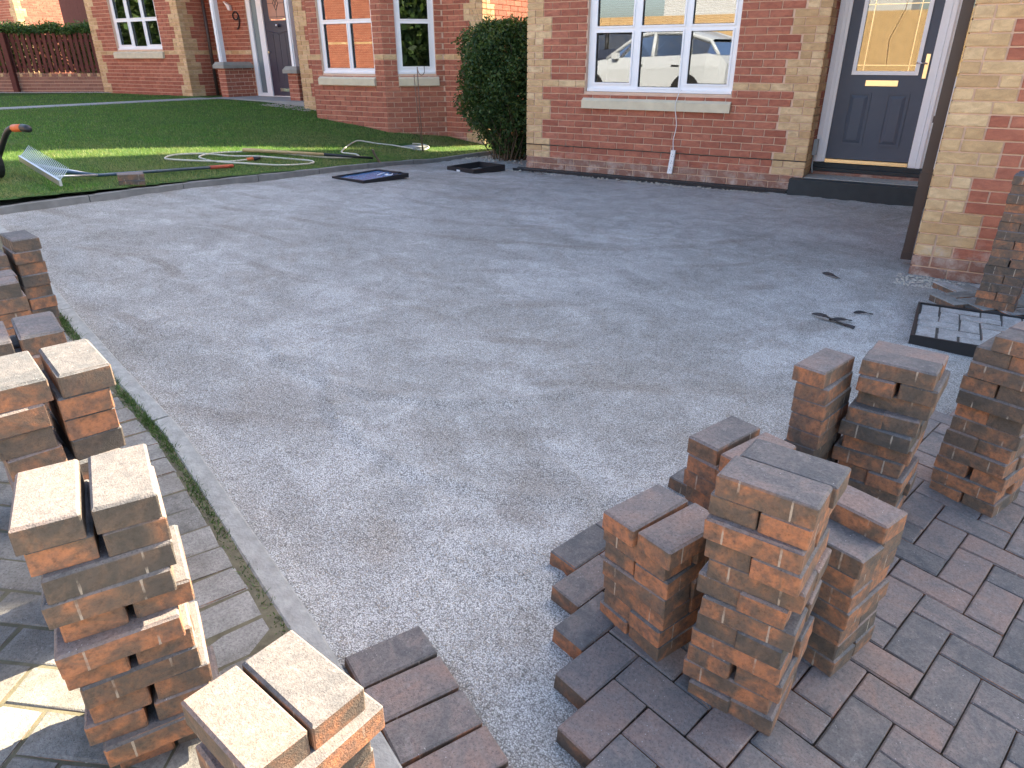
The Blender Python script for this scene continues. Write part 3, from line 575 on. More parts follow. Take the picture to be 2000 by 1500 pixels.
m = MB(); m.box((4.315, DY-.012, .35), (4.385, DY+.06, 2.5)); m.box((4.388, DY-.03, .35), (4.43, DY+.06, 2.5)); m.box((4.43, DY, .35), (4.60, DY+.05, 1.22)); m.box((4.43, DY, 1.22), (4.46, DY+.05, 2.5)); m.box((4.46, DY-.008, .46), (4.60, DY+.001, .49)); m.box((4.46, DY-.008, 1.07), (4.60, DY+.001, 1.10)); m.box((4.46, DY-.008, .49), (4.485, DY+.001, 1.07)); m.build('door_side_panel', MT['upvc'], house)
MB().box((4.46, DY+.02, 1.22), (4.60, DY+.026, 2.5)).build('side_pane', MT['doorglass'], house)
m = MB(); m.box((3.45, 1.4, -.1), (4.6, 1.42, 2.7)); m.box((3.40, .6, -.1), (3.42, 1.4, 2.7)); m.box((4.61, .6, -.1), (4.63, 1.4, 2.7)); m.build('hall', MT['doorroom'], house)
m = MB(); m.box((3.392, .38, .295), (4.60, .52, .352)); m.box((3.392, .34, .275), (4.60, .46, .31)); m.build('door_sill', MT['blackpaint'], house)
m = MB(); m.box((3.392, .30, .19), (4.60, .50, .272)); m.build('threshold_bricks', MT['plinth_j'], house)
MB().box((3.28, -.15, -.1), (4.60, .36, .236)).build('step', MT['blackpaint'], house); MB().box((3.395, .0, .2365), (4.60, .30, .245)).build('step_top', MT['concrete'], house)
MB().box((3.40, -.02, 2.5), (4.60, .6, 2.9)).build('porch_lintel', MT['farbrick'], house)
m = MB(); m.box((3.394, .27, .44), (3.435, .34, .60)); mb = m.build('meter_box', MT['greybox'], house); MB().tube([(3.41, .30, .44), (3.41, .30, .33), (3.43, .27, .26)], .009, 6).build('conduit', MT['greybox'], mb, smooth=True)
# projecting garage wing
GX, GY = 4.61, -2.66
GOP = [(.68, 3.3, -.1, 2.15)]
gw = backing(house, 'garage_wall', (GX, GY), 0, 3.6, -.3, 2.6, GOP, e0=.009)
place_bricks(gw, (GX, GY), 0, brick_layout(3.6, -12, 15, 1.15, GOP, True, False, 13), 90, lambda b: b[0]+.2*abs(b[2]-.8))
gs = backing(house, 'garage_side_wall', (GX, .6), R(-90), 3.26, -.3, 2.6, [], e1=.27)
place_bricks(gs, (GX, GY+1.35), R(-90), brick_layout(1.35, -12, 15, 1.15, [], False, True, 13), 0)
gable_roof(house, 4.5, 8.4, -3.0, 5.0, 1.0, 2.55, 6.9, name='garage_shade_roof'); backing(house, 'garage_end_wall', (8.21, GY), R(90), 4, -.3, 2.6, [], mat=MT['farbrick'])  # unseen garage roof, ridge shaped so its shadow ends across the drive
m = MB(); m.box((GX+.68, GY+.03, .0), (GX+.76, GY+.12, 2.15)); m.box((GX+3.22, GY+.03, .0), (GX+3.3, GY+.12, 2.15)); m.box((GX+.76, GY+.03, 2.07), (GX+3.22, GY+.12, 2.15)); gd = m.build('garage_door_frame', MT['upvc'], house)
m = MB(); 
for k in range(8): m.box((GX+.765, GY+.09, .02+k*.256), (GX+3.215, GY+.12, .02+k*.256+.25))
m.build('garage_door', MT['upvc'], house)
# square brown rainwater pipe on the wing's corner
m = MB(); m.box((4.535, -2.43, .13), (4.60, -2.365, 2.7)); m.box((4.529, -2.436, .60), (4.606, -2.359, .68)); m.box((4.532, -2.433, .08), (4.603, -2.362, .135)); pp = m.build('downpipe', MT['pipe'], house)
for z in (1.0, 2.0): MB().box((4.527, -2.42, z), (4.6, -2.375, z+.04)).build('pipe_clip', MT['pipe'], pp)
# ------------------------------------------------------------------ house number nine
h9 = empty('brick_house', (-5.5, 2.0, .4), 'red brick house with the number 9 beside its dark panelled front door', 'house')
Z9 = 1.44
# left block
lbX, lbY, lbW, lbZ = -12.725, 2.09, 3.256, 1.537
LO = [(lbX*-1-11.86, 0, 0, 0)][:0]+[(-11.85-lbX, -10.2-lbX, 1.56, 2.62)]
w1 = backing(h9, 'left_wall', (lbX, lbY), 0, lbW, .1, 2.95, LO, e0=.009, e1=.009)
place_bricks(w1, (lbX, lbY), 0, brick_layout(lbW, -17, 14, lbZ, LO, True, True, 99), 0)
w2 = backing(h9, 'porch_side_wall', (-9.469, lbY), R(90), .82, .1, 2.95, [], e0=.27)
place_bricks(w2, (-9.469, lbY), R(90), brick_layout(.81, -17, 14, lbZ, [], True, False, 99), 0)
w2b = backing(h9, 'left_end_wall', (lbX, 8.0), R(-90), 5.9, .1, 5.4, [], mat=MT['farbrick'], e1=.27)
window(h9, (lbX, lbY), 0, LO[0][0], LO[0][1], 1.56, 2.62, [(s0-lbX, s1-lbX, a, b) for s0, s1, a, b in ((-11.73, -11.33, 1.66, 2.11), (-11.73, -11.33, 2.18, 2.55), (-11.22, -10.79, 1.63, 2.11), (-11.22, -10.79, 2.18, 2.55), (-10.69, -10.28, 1.66, 2.11), (-10.69, -10.28, 2.18, 2.55))], .06, (-11.96-lbX, -10.17-lbX, 1.39, 1.525))
m = MB().box((-10.98, 2.26, 1.61), (-10.90, 2.34, 1.80)); m.build('window_ornament', MT['blind'], h9)
# recessed porch wall with door
PY = 2.9
PO = [(9.47-8.39, 9.47-7.02, .3, 2.75)]
w3 = backing(h9, 'porch_wall', (-9.47, PY), 0, 3.95, .1, 2.95, PO)
place_bricks(w3, (-9.47, PY), 0, brick_layout(3.95, -17, 14, lbZ, PO, False, False, 99), 0)
fr = MB(); 
for a, b in (((-8.385, PY+.02, .62), (-8.27, PY+.09, 2.75)), ((-8.08, PY+.02, .62), (-7.925, PY+.09, 2.75)), ((-8.27, PY+.02, .62), (-8.08, PY+.09, .72)), ((-7.165, PY+.02, .62), (-7.03, PY+.09, 2.75)), ((-7.925, PY+.0, .60), (-7.165, PY+.09, .66))): fr.box(a, b)
fr.build('door_frame', MT['upvc'], h9); MB().box((-8.27, PY+.05, .72), (-8.08, PY+.056, 2.75)).build('sidelight', MT['obscure'], h9)
d9 = MB(); d9.box((-7.92, PY+.045, .663), (-7.17, PY+.085, 2.08)); d9.box((-7.92, PY+.045, 2.08), (-7.76, PY+.085, 2.7)); d9.box((-7.30, PY+.045, 2.08), (-7.17, PY+.085, 2.7)); d9 = d9.build('door', MT['aubergine'], h9)
a_ = [(-7.76+.46*i/8, 2.115-.028*math.sin(math.pi*i/8)) for i in range(9)]
MB().add([(x, PY+.043, z) for x, z in a_]+[(-7.30, PY+.043, 2.7), (-7.76, PY+.043, 2.7)]+[(x, PY+.06, z) for x, z in a_]+[(-7.30, PY+.06, 2.7), (-7.76, PY+.06, 2.7)], [tuple(range(11))]+[(i, (i+1) % 11, 11+(i+1) % 11, 11+i) for i in range(11)]).build('pane', MT['peach'], d9)
m = MB(); cx, cz = -7.53, 2.38
for k in range(4):
    q = [(-.075, 0), (0, .13), (.075, 0), (0, -.13)]; (x0, z0), (x1, z1) = q[k], q[(k+1) % 4]; m.tube([(cx+x0, PY+.041, cz+z0), (cx+x1, PY+.041, cz+z1)], .006, 5)
m.tube([(cx-.037, PY+.041, cz+.065), (cx+.037, PY+.041, cz-.065)], .005, 5); m.tube([(cx+.037, PY+.041, cz+.065), (cx-.037, PY+.041, cz-.065)], .005, 5)
for p, q in (((-7.76, cz), (cx-.075, cz)), ((cx+.075, cz), (-7.30, cz)), ((cx, 2.09), (cx, cz-.13)), ((cx, cz+.13), (cx, 2.7)), ((-7.75, 2.14), (-7.31, 2.14))): m.tube([(p[0], PY+.041, p[1]), (q[0], PY+.041, q[1])], .004, 5)
m.build('leading', MT['black'], d9)
m = MB(); m.tube([(cx, PY+.04, 1.985), (cx, PY+.0, 1.985)], .035, 10); m.tube([(cx+.02, PY-.0, 1.99), (cx+.02, PY-.03, 1.975)], .028, 10); m.build('knocker', MT['chrome'], d9, smooth=True)
MB().box((-7.69, PY+.03, .755), (-7.40, PY+.047, .815)).build('letter_plate', MT['chrome'], d9); MB().tube([(-7.89, PY+.045, 1.50), (-7.89, PY+.02, 1.50)], .022, 10).build('lock', MT['gold'], d9)
m = MB()
for x in (-7.72, -7.55, -7.38): m.box((x, PY+.0405, .95), (x+.014, PY+.0452, 1.84))
m.tube([(-7.80, PY+.043, 1.88), (-7.66, PY+.043, 1.86), (-7.55, PY+.043, 1.83)], .008, 5); m.tube([(-7.29, PY+.043, 1.88), (-7.42, PY+.043, 1.86), (-7.53, PY+.043, 1.83)], .008, 5); m.build('door_moulding', MT['aubergine'], d9)
# number 9 on the porch wall
p9 = [(-8.60, 2.17, ), (-8.63, 2.235), (-8.70, 2.26), (-8.765, 2.225), (-8.775, 2.16), (-8.72, 2.115), (-8.65, 2.125), (-8.605, 2.17), (-8.60, 2.10), (-8.615, 2.02), (-8.66, 1.955), (-8.70, 1.945)]
MB().tube(spline([(x, PY-.018, z) for x, z in p9], 5), .014, 6).build('house_number', MT['black'], h9, smooth=True)
MB().add([(-8.95, PY-.02, 2.46), (-8.78, PY-.02, 2.38), (-8.78, PY-.02, 2.28), (-8.84, PY-.02, 2.30), (-8.86, PY-.02, 2.36), (-9.0, PY-.02, 2.6), (-8.78, PY-.02, 2.6)]+[(-8.95, PY-.08, 2.46), (-8.78, PY-.08, 2.38), (-8.78, PY-.08, 2.28), (-8.84, PY-.08, 2.30), (-8.86, PY-.08, 2.36), (-9.0, PY-.08, 2.6), (-8.78, PY-.08, 2.6)], [(7, 8, 9, 10, 11), (0, 4, 3, 2, 1), (0, 1, 8, 7), (1, 2, 9, 8), (2, 3, 10, 9), (3, 4, 11, 10), (4, 0, 7, 11)]).build('porch_bracket', MT['upvc'], h9)
def porch_pier(x0, x1, y0, y1, z1, px):
    pr = backing(h9, 'porch_pier', (x0, y0), 0, x1-x0, .35, z1, [], th=y1-y0-.009)
    place_bricks(pr, (x0, y0), 0, brick_layout(x1-x0, 4, 14, lbZ, [], False, False, 99, False), 0); place_bricks(pr, (x1, y0), R(90), brick_layout(y1-y0, 4, 14, lbZ, [], False, False, 99, False), 0); place_bricks(pr, (x0, y1), R(-90), brick_layout(y1-y0, 4, 14, lbZ, [], False, False, 99, False), 0)
    m = MB(); e = .06; m.box((x0-e, y0-e, z1), (x1+e, y1-.005, z1+.06)); m.box((x0-e, y0-e, z1+.0601), (x1+e, y1-.005, z1+.12), taper=.045); m.build('pier_cap', MT['greystone'], pr)
    m = MB(); m.box((px, y0+.03, z1+.12), (px+.10, y0+.13, 2.95)); m.box((px+.02, y0+.01, z1+.12), (px+.08, y0+.03, 2.95)); m.build('porch_post', MT['upvc'], h9)
porch_pier(-8.66, -8.44, 2.2, 2.9, 1.20, -8.60); porch_pier(-6.40, -6.14, 2.0, 2.9, 1.13, -6.28)
MB().box((-8.6, 1.75, .45), (-5.75, 2.9, .655)).build('porch_step', MT['slab'], h9)
MB().tube([(-9.38, 2.66, .62), (-9.38, 2.66, 2.95)], .035, 10).build('downpipe', MT['pipe'], h9, smooth=True); MB().tube([(-5.60, 1.62, .45), (-5.60, 1.62, 2.95)], .034, 10).build('downpipe', MT['pipe'], h9, smooth=True)
# right block and canted bay
RY = 1.5; RX0, RX1 = -5.52, -1.63
RO = [(RX0*-1-4.5, RX0*-1-2.4, 0, 3.2)]
w4 = backing(h9, 'right_wall', (RX0, RY), 0, RX1-RX0, -.1, 2.95, RO, e0=.009, e1=.009)
place_bricks(w4, (RX0, RY), 0, brick_layout(RX1-RX0, -13, 17, Z9, RO, True, True, 99), 0)
w5 = backing(h9, 'passage_wall', (RX1, RY), R(90), 5.5, -.1, 5.4, [], e0=.27); place_bricks(w5, (RX1, RY), R(90), brick_layout(4.5, -13, 17, Z9, [], True, False, 99), 0)
w6 = backing(h9, 'porch_end_wall', (RX0, 2.95), R(-90), 1.45, .1, 2.95, [], e1=.27); place_bricks(w6, (RX0, 2.9), R(-90), brick_layout(1.4, -13, 14, Z9, [], False, True, 99), 0)
bx0, bx1, bY = -4.54, -3.0, .84
BO = [(.23, 1.345, 1.165, 2.35)]
w7 = backing(h9, 'bay_front', (bx0, bY), 0, bx1-bx0, -.1, 2.95, BO, e0=.004, e1=.004)
place_bricks(w7, (bx0, bY), 0, brick_layout(bx1-bx0, -12, 17, Z9, BO, False, False, 99), 160, lambda b: b[2])
window(h9, (bx0, bY), 0, .23, 1.345, 1.165, 2.35, [(.315, .805, 1.245, 1.872), (.315, .805, 1.93, 2.28), (.875, 1.31, 1.245, 1.872), (.875, 1.31, 1.93, 2.28)], .05, (.16, 1.36, 1.0, 1.125))
CL = .66*2**.5; CO = [(.20, .79, 1.165, 2.35)]
w8 = backing(h9, 'bay_cant', (bx1, bY), R(45), CL, -.1, 2.95, CO, e0=.004)
place_bricks(w8, (bx1, bY), R(45), brick_layout(CL, -12, 17, Z9, CO, False, False, 99), 95, lambda b: b[2])
window(h9, (bx1, bY), R(45), .20, .79, 1.165, 2.35, [(.285, .705, 1.272, 1.86), (.285, .705, 1.92, 2.28)], .05, (.205, .83, 1.0, 1.13))
MB().box((-2.25, 2.1, .5), (-1.95, 2.4, 1.5)).build('armchair', MT['bluetube'], h9)
w9 = backing(h9, 'bay_cant', (bx0-.66, RY), R(-45), CL, -.1, 2.95, [], e1=.004); place_bricks(w9, (bx0-.66, RY), R(-45), brick_layout(CL, -12, 17, Z9, [], False, False, 99), 0)
m = MB(); m.prism([(bx0-.8, RY), (bx0-.05, bY-.12), (bx1+.05, bY-.12), (bx1+.8, RY)], 2.95, 3.1); m.build('bay_roof', MT['tile'], h9)
backing(h9, 'upper_wall', (lbX, 2.0), 0, RX1-lbX, 2.95, 5.4, [], rec=0, mat=MT['farbrick']); gable_roof(h9, lbX-.2, RX1+.15, 1.2, 8.2, 4.7, 5.4, 8.6); gable_end(h9, lbX, 1.6, 7.8, 4.7, 5.35, 8.4); gable_end(h9, RX1-.2, 1.6, 7.8, 4.7, 5.35, 8.4)
# gravel strip and low wall with picket fence to the left
FA = math.atan2(.52, .854); FO = (-12.78, 2.25); fd = (math.cos(FA), math.sin(FA))
def fpt(s): return (FO[0]-fd[0]*s, FO[1]-fd[1]*s)
lwl = empty('low_brick_wall', (*fpt(1.5), .6), 'low brick wall with upright coping under the red-brown picket fence', 'wall')
backing(lwl, 'wall', fpt(3.4), FA, 3.35, .3, 1.0, [], th=.2); place_bricks(lwl, fpt(3.4), FA, brick_layout(3.35, 0, 6, 1.0, [], False, False, 0, False), 0)
for k in range(44):
    m = MB(); local_box(m, fpt(3.4), FA, k*.076, k*.076+.068, -.006, .20, 1.004, 1.072); m.build('coping_brick', MT['plinth' if k % 3 else 'buff'], lwl)
fen = empty('picket_fence', (*fpt(1.5), 1.07), 'red-brown picket fence standing on the low wall beside number 9', 'fence')
for sp in (2.15, 3.35):
    m = MB(); local_box(m, fpt(sp), FA, -.05, .06, -.12, -.02, .6, 1.93); m.build('post', MT['fence'], fen)
for z in (1.19, 1.735):
    m = MB(); local_box(m, fpt(3.38), FA, 0, 3.35, .02, .055, z, z+.05); m.build('rail', MT['fence'], fen)
for k in range(27):
    m = MB(); local_box(m, fpt(3.36), FA, k*.122, k*.122+.075, -.002, .018, 1.085, 1.92+random.uniform(-.01, .01)); m.build('picket', MT['fence'], fen)
def leaf_cloud(name, C, size, mat, parent):
    n = len(C); U = rng.normal(0, 1, (n, 3)); U /= np.linalg.norm(U, axis=1)[:, None]; V = rng.normal(0, 1, (n, 3)); V -= U*np.sum(U*V, 1)[:, None]; V /= np.linalg.norm(V, axis=1)[:, None]
    s = rng.uniform(.6, 1.3, n)[:, None]*size; return tri_cloud(name, C, U*s*.28, V*s, mat, rng.random(n), parent, True)
hg = empty('hedge', (*fpt(1.5), .7), 'clipped green hedge growing through and above the picket fence', 'hedge')
n = 30000; s = rng.uniform(-.05, 3.6, n); t = .12+rng.normal(0, .10, n); z = np.where(rng.random(n) < .36, 2.0+rng.normal(0, .055, n), rng.uniform(1.1, 2.0, n)); t = np.where(z < 1.9, .24+np.abs(rng.normal(0, .10, n)), t)
leaf_cloud('leaves', np.stack([FO[0]-fd[0]*s-fd[1]*t, FO[1]-fd[1]*s+fd[0]*t, z+.03*np.sin(s*7)], 1), .055, MT['hedge'], hg)
m = MB()
for k in range(10): x, y = fpt(.2+k*.33); m.tube([(x-fd[1]*.3, y+fd[0]*.3, .6), (x-fd[1]*.28+random.uniform(-.1, .1), y+fd[0]*.28, 1.2), (x-fd[1]*.2+random.uniform(-.2, .2), y+fd[0]*.2, 1.9)], [.014, .01, .004], 5)
m.build('stems', MT['twig'], hg)
bf = empty('boarded_fence', (-15.2, 3.4, .6), 'tall red-brown boarded fence panel beyond the hedge', 'fence')
for k in range(12): MB().box((-16.1+k*.16, 3.4, .6), (-16.1+k*.16+.157, 3.42+.006*(k % 2), 2.9)).build('board', MT['fence'], bf)
for z in (.9, 1.7, 2.5): MB().box((-16.1, 3.43, z), (-14.2, 3.47, z+.07)).build('rail', MT['fence'], bf)
# third house beyond the fence
h3 = empty('brick_house', (-21.6, 5.0, .5), 'brick house with cream corner quoins beyond the fence at far left', 'house')
a = backing(h3, 'front_wall', (-27, 5.0), 0, 5.4, .3, 5.4, [], e1=.009); place_bricks(a, (-27, 5.0), 0, brick_layout(5.4, -24, 12, 1.7, [], False, True, 99), 0)
a = backing(h3, 'side_wall', (-21.6, 5.0), R(90), 7, .3, 5.4, [], e0=.27); place_bricks(a, (-21.6, 5.0), R(90), brick_layout(7, -24, 12, 1.7, [], True, False, 99), 0)
MB().tube([(-21.53, 8.0, .5), (-21.53, 8.0, 5.2)], .036, 8).build('downpipe', MT['pipe'], h3, smooth=True)
gable_roof(h3, -27.2, -21.4, 4.7, 12.3, 8.5, 5.4, 8)
# pebbles below the low wall
m = MB(); 
def pebbles(m, f, n, r0, r1):
    for _ in range(n):
        x, y, z = f(); r = random.uniform(r0, r1); q = [Vector((random.uniform(.6, 1.2), 0, 0)), Vector((0, random.uniform(.6, 1.2), 0)), Vector((0, 0, random.uniform(.4, .8)))]; a = random.uniform(0, 3)
        R_ = Matrix.Rotation(a, 3, 'Z'); c = Vector((x, y, z)); v = [c+R_ @ (q[0]*r), c+R_ @ (q[1]*r), c-R_ @ (q[0]*r), c-R_ @ (q[1]*r), c+q[2]*r, c-q[2]*r*.4]
        m.add(v, [(0, 1, 4), (1, 2, 4), (2, 3, 4), (3, 0, 4), (1, 0, 5), (2, 1, 5), (3, 2, 5), (0, 3, 5)])
def fp():
    s = random.uniform(-.4, 3.3); t = random.uniform(.02, .35); x, y = fpt(s); return (x+fd[1]*t, y-fd[0]*t, LW(x, y)+.012)
pebbles(m, fp, 1400, .012, .028)
def fp2():
    x = random.uniform(-6.4, -5.2); y = random.uniform(1.2, 1.7); return (x, y, LW(x, y)+.01)
pebbles(m, fp2, 260, .01, .025)
tag(m.build('pebbles', MT['peb']), 'buff pebbles along the foot of the walls', 'pebbles', None, 'stuff')
# ------------------------------------------------------------------ bush in the side passage
bu = empty('bush', (-.75, .9, .15), 'dense dark green bush filling the gap between the two houses', 'bush')
n = 62000; th_ = rng.uniform(0, 6.283, n); zz = rng.random(n)
def rad(z): return np.interp(z, [0, .12, .3, .55, .8, .93, 1], [.30, .45, .64, .74, .72, .60, .36])
lump = 1+.14*np.sin(th_*3+zz*9)+.09*np.sin(th_*7-zz*15)+.06*np.sin(th_*13+zz*23); rr = rad(zz)*lump*np.sqrt(rng.uniform(.12, 1.14, n))
C = np.stack([-.74+rr*np.cos(th_)*1.0, .95+rr*np.sin(th_)*.95, .16+zz*1.66+rng.normal(0, .03, n)], 1)
sel = (rng.random(n) < np.where(zz < .20, .35, 1)) & (C[:, 0] < -.03) & (C[:, 0] > -1.62); C = C[sel]
leaf_cloud('leaves', C, .048, MT['leaf'], bu)
m = MB()
for k in range(60):
    a = random.uniform(0, 6.28); r0 = random.uniform(.02, .25); r1 = random.uniform(.2, .6); z1 = random.uniform(.6, 1.75)
    m.tube([(-.74+r0*math.cos(a), .8+r0*math.sin(a), .05), (-.74+(r0+r1)*.5*math.cos(a+.3), .8+(r0+r1)*.5*math.sin(a+.3), z1*.5), (max(-1.4, min(-.06, -.74+r1*math.cos(a))), .8+r1*math.sin(a), z1)], [.009, .006, .002], 4)
for k in range(26):
    a = random.uniform(0, 6.28); r1 = random.uniform(.2, .55); m.tube([(-.74+r1*.8*math.cos(a), .9+r1*.8*math.sin(a), 1.6), (max(-1.3, min(-.08, -.74+r1*math.cos(a)*1.05)), .9+r1*math.sin(a), 1.86+random.uniform(0, .16))], [.003, .0012], 3)
m.build('stems', MT['twig'], bu)
# ------------------------------------------------------------------ brick stacks
ORD = ['top', 'second', 'third', 'fourth', 'fifth', 'sixth', 'seventh', 'eighth', 'ninth', 'tenth', 'eleventh', 'twelfth', 'thirteenth', 'fourteenth', 'fifteenth', 'sixteenth']
def stack(cx, cy, adeg, pat, desc, group, lean=(0, 0), jit=.006, only=None, offs=None, gap=.0016, zbase=None):
    """pat: layers from the top, e = ends to the viewer, l = long sides to the viewer"""
    a = R(adeg); N = len(pat); zb = min(ZP(cx+dx, cy+dy) for dx in (-.08, .08) for dy in (-.08, .08))+.0005 if zbase is None else zbase
    tilt = slope_rot(cx, cy, 0.0)
    for k, p in enumerate(pat):
        lv = N-1-k; z = zb+lv*.0505; ox, oy = (offs or {}).get(k, (0, 0)); ox += lean[0]*lv; oy += lean[1]*lv
        tw = a+random.gauss(0, .018)
        for sgn, nm in (((-1, 'left' if p == 'e' else 'front'), (1, 'right' if p == 'e' else 'back'))):
            if only and not only(k, sgn): continue
            u = Vector((math.cos(tw), math.sin(tw))); v = Vector((-u.y, u.x)); d = .0500+gap
            c = Vector((cx, cy))+u*ox+v*oy+(u if p == 'e' else v)*sgn*d+u*random.uniform(-jit, jit)+v*random.uniform(-jit, jit)
            o = link('paving_block', random.choice(PV), None); o.location = (c.x, c.y, z+random.uniform(0, .0004)); o.rotation_euler = (0, 0, tw+(math.pi/2 if p == 'e' else 0)+random.choice((0, math.pi))+random.gauss(0, .014))
            tag(o, '%s block, %s layer%s, %s' % (nm, ORD[k], ' down' if k else '', desc), 'paving block', group)
stack(3.523, -7.585, 61.5, 'eelleleleele', 'tall sunlit stack at the lower left', 'blocks of the tall sunlit lower-left stack', jit=.007, offs={4: (.012, .012), 5: (-.012, -.01), 8: (.01, .01), 11: (.02, .02)}, gap=.006)
stack(3.136, -7.451, 73, 'eeeeleleelele', 'sandy-topped sunlit stack behind the lower-left one', 'blocks of the second sunlit stack at left', offs={0: (.012, -.004)}, gap=.008)
stack(2.686, -7.301, 70, 'eleleleleel', 'shaded purple-topped stack behind the sunlit ones', 'blocks of the shaded left stack', offs={0: (.006, .0)}, gap=.008)
stack(1.975, -7.065, 72.5, 'lelelelel', 'low left-edge stack topped by two lengthwise blocks', 'blocks of the low left-edge stack')
stack(1.343, -6.713, 77, 'eeeeeeee', 'furthest stack at the left edge', 'blocks of the furthest left stack', only=lambda k, s: not (k == 0 and s < 0), gap=.012, offs={0: (.008, 0)})
stack(3.961, -7.6, 82, 'elelelel', 'sunlit stack at the bottom middle', 'blocks of the bottom-middle stack', jit=.004, offs={1: (.02, -.012)}, gap=.004)
stack(4.293, -6.699, -21, 'elellee', 'lower stack left of the tallest right-hand stack', 'blocks of the lower stack on the laid edge', jit=.005, only=None, offs={0: (.008, -.02), 1: (-.004, 0)})
stack(4.5385, -6.765, -6, 'lelelelelele', 'tall stack nearest the camera on the right', 'blocks of the tall right front stack', jit=.009, offs={0: (.0, .0), 1: (-.012, .012), 2: (-.014, .0), 4: (.012, .0), 5: (-.012, .004), 10: (-.01, 0)})
stack(4.375, -6.346, -22, 'eelelele', 'stack behind and left of the tall front one', 'blocks of the stack behind the tall front one', jit=.008)
stack(4.659, -6.491, -20, 'llelelel', 'bluish-topped stack right behind the tall front one', 'blocks of the bluish-topped stack', only=lambda k, s: not (k == 0 and s < 0), jit=.006)
def column(cx, cy, adeg, N, desc, group):
    a = R(adeg); zb = ZP(cx, cy)+.004
    for k in range(N):
        lv = N-1-k; u = Vector((math.cos(a), math.sin(a))); c = Vector((cx, cy))+u*random.uniform(-.012, .012); o = link('paving_block', random.choice(PV), None); o.location = (c.x, c.y, zb+lv*.0505); o.rotation_euler = (0, 0, a+math.pi/2+random.gauss(0, .02))
        tag(o, 'block, %s layer%s, %s' % (ORD[k], ' down' if k else '', desc), 'paving block', group)
column(4.505, -5.915, -15, 10, 'single-width column left of the jumbled middle stack', 'blocks of the single-width column')
stack(4.70, -5.829, -8, 'lelelelelel', 'jumbled middle stack on the right', 'blocks of the jumbled middle stack', jit=.012, offs={1: (.02, .0), 2: (.005, .012), 4: (-.01, -.01), 6: (-.012, .0)})
stack(5.011, -5.503, -21, 'elelelelelele', 'tall stack at the right edge of the picture', 'blocks of the tall right-edge stack', jit=.010, offs={0: (.05, 0), 1: (.045, 0)}, only=lambda k, s: not (k == 0 and s < 0))
stack(5.11, -3.185, -8, 'lelelelelelelel', 'furthest right stack in front of the garage wall', 'blocks of the furthest right stack', jit=.004, lean=(.0008, 0))
# short row of blocks laid along the edging at the bottom
for k in range(5):
    x, y = 3.802+.0955*k, -7.177-.0455*k; o = link('paving_block', random.choice(PV), None); o.location = (x, y, ZP(x, y)-.05); e = slope_rot(x, y, R(64.5)+random.gauss(0, .012)); o.rotation_euler = e
    tag(o, '%s dark block of the short laid row at the bottom, counted from the back' % ['first', 'second', 'third', 'fourth', 'fifth'][k], 'paving block', 'blocks of the short laid row')
# two bricks left on the lawn
o = link('paving_block', PV[0], None); o.location = (-1.20, -4.58, LW(-1.2, -4.58)-.008); o.rotation_euler = (R(4), R(3), R(58)); tag(o, 'lower of two blocks lying on the lawn beside the rake', 'paving block', 'blocks on the lawn')
o = link('paving_block', PV[1], None); o.location = (-1.20, -4.58, LW(-1.2, -4.58)+.043); o.rotation_euler = (R(3), R(2), R(62)); tag(o, 'upper of two blocks lying on the lawn beside the rake', 'paving block', 'blocks on the lawn')
# ------------------------------------------------------------------ inspection covers and drains
def tray(cx, cy, sx, sy, rz, hgt, z0, tilt=0.0, name='cover_tray', label='', fill=None):
    t = empty(name, (cx, cy, z0), label, 'cover'); t.rotation_euler = (0, tilt, rz); th = .018
    m = MB(); 
    for a, b in (((-sx/2, -sy/2, 0), (sx/2, -sy/2+th, hgt)), ((-sx/2, sy/2-th, 0), (sx/2, sy/2, hgt)), ((-sx/2, -sy/2+th, 0), (-sx/2+th, sy/2-th, hgt)), ((sx/2-th, -sy/2+th, 0), (sx/2, sy/2-th, hgt))): m.box(a, b)
    link('frame', m.mesh('frame'), MT['black'], t); return t
zc = H(-.69, -2.2)
t = tray(-.69, -2.19, .50, .66, R(-6), .045, zc, 0, 'cover_tray', 'square black cover tray lined with blue film, beside the lawn kerb')
m = MB(); nx = 10
V = [(-.23+.46*i/nx, -.31+.62*j/nx, .030+.006*mnz.noise(Vector((i*.9, j*.7, 1)))) for j in range(nx+1) for i in range(nx+1)]
m.add(V, [(j*(nx+1)+i, j*(nx+1)+i+1, (j+1)*(nx+1)+i+1, (j+1)*(nx+1)+i) for j in range(nx) for i in range(nx)]); link('film', m.mesh('film'), MT['bluefilm'], t, smooth=True)
m = MB(); m.tube(spline([(.08, .18, .04), (.12, .10, .042), (.17, .14, .041), (.13, .2, .042)]), .006, 5); m.tube(spline([(.0, .2, .04), (.03, .12, .042), (.05, .05, .041)]), .005, 5); link('film_crease', m.mesh('film_crease'), MT['whitecable'], t, smooth=True)
m = MB(); m.box((.05, .22, .045), (.2, .27, .062)); link('lifting_bar', m.mesh('lifting_bar'), MT['black'], t)
t = tray(-.43, -.52, .46, .58, R(-10), .075, H(-.43, -.5)-.01, 0, 'gully_frame', 'empty square black plastic gully frame near the house corner')
m = MB(); m.box((-.05, -.3005, .015), (.0, -.2885, .05)); link('sticker', m.mesh('sticker'), MT['whitecable'], t)
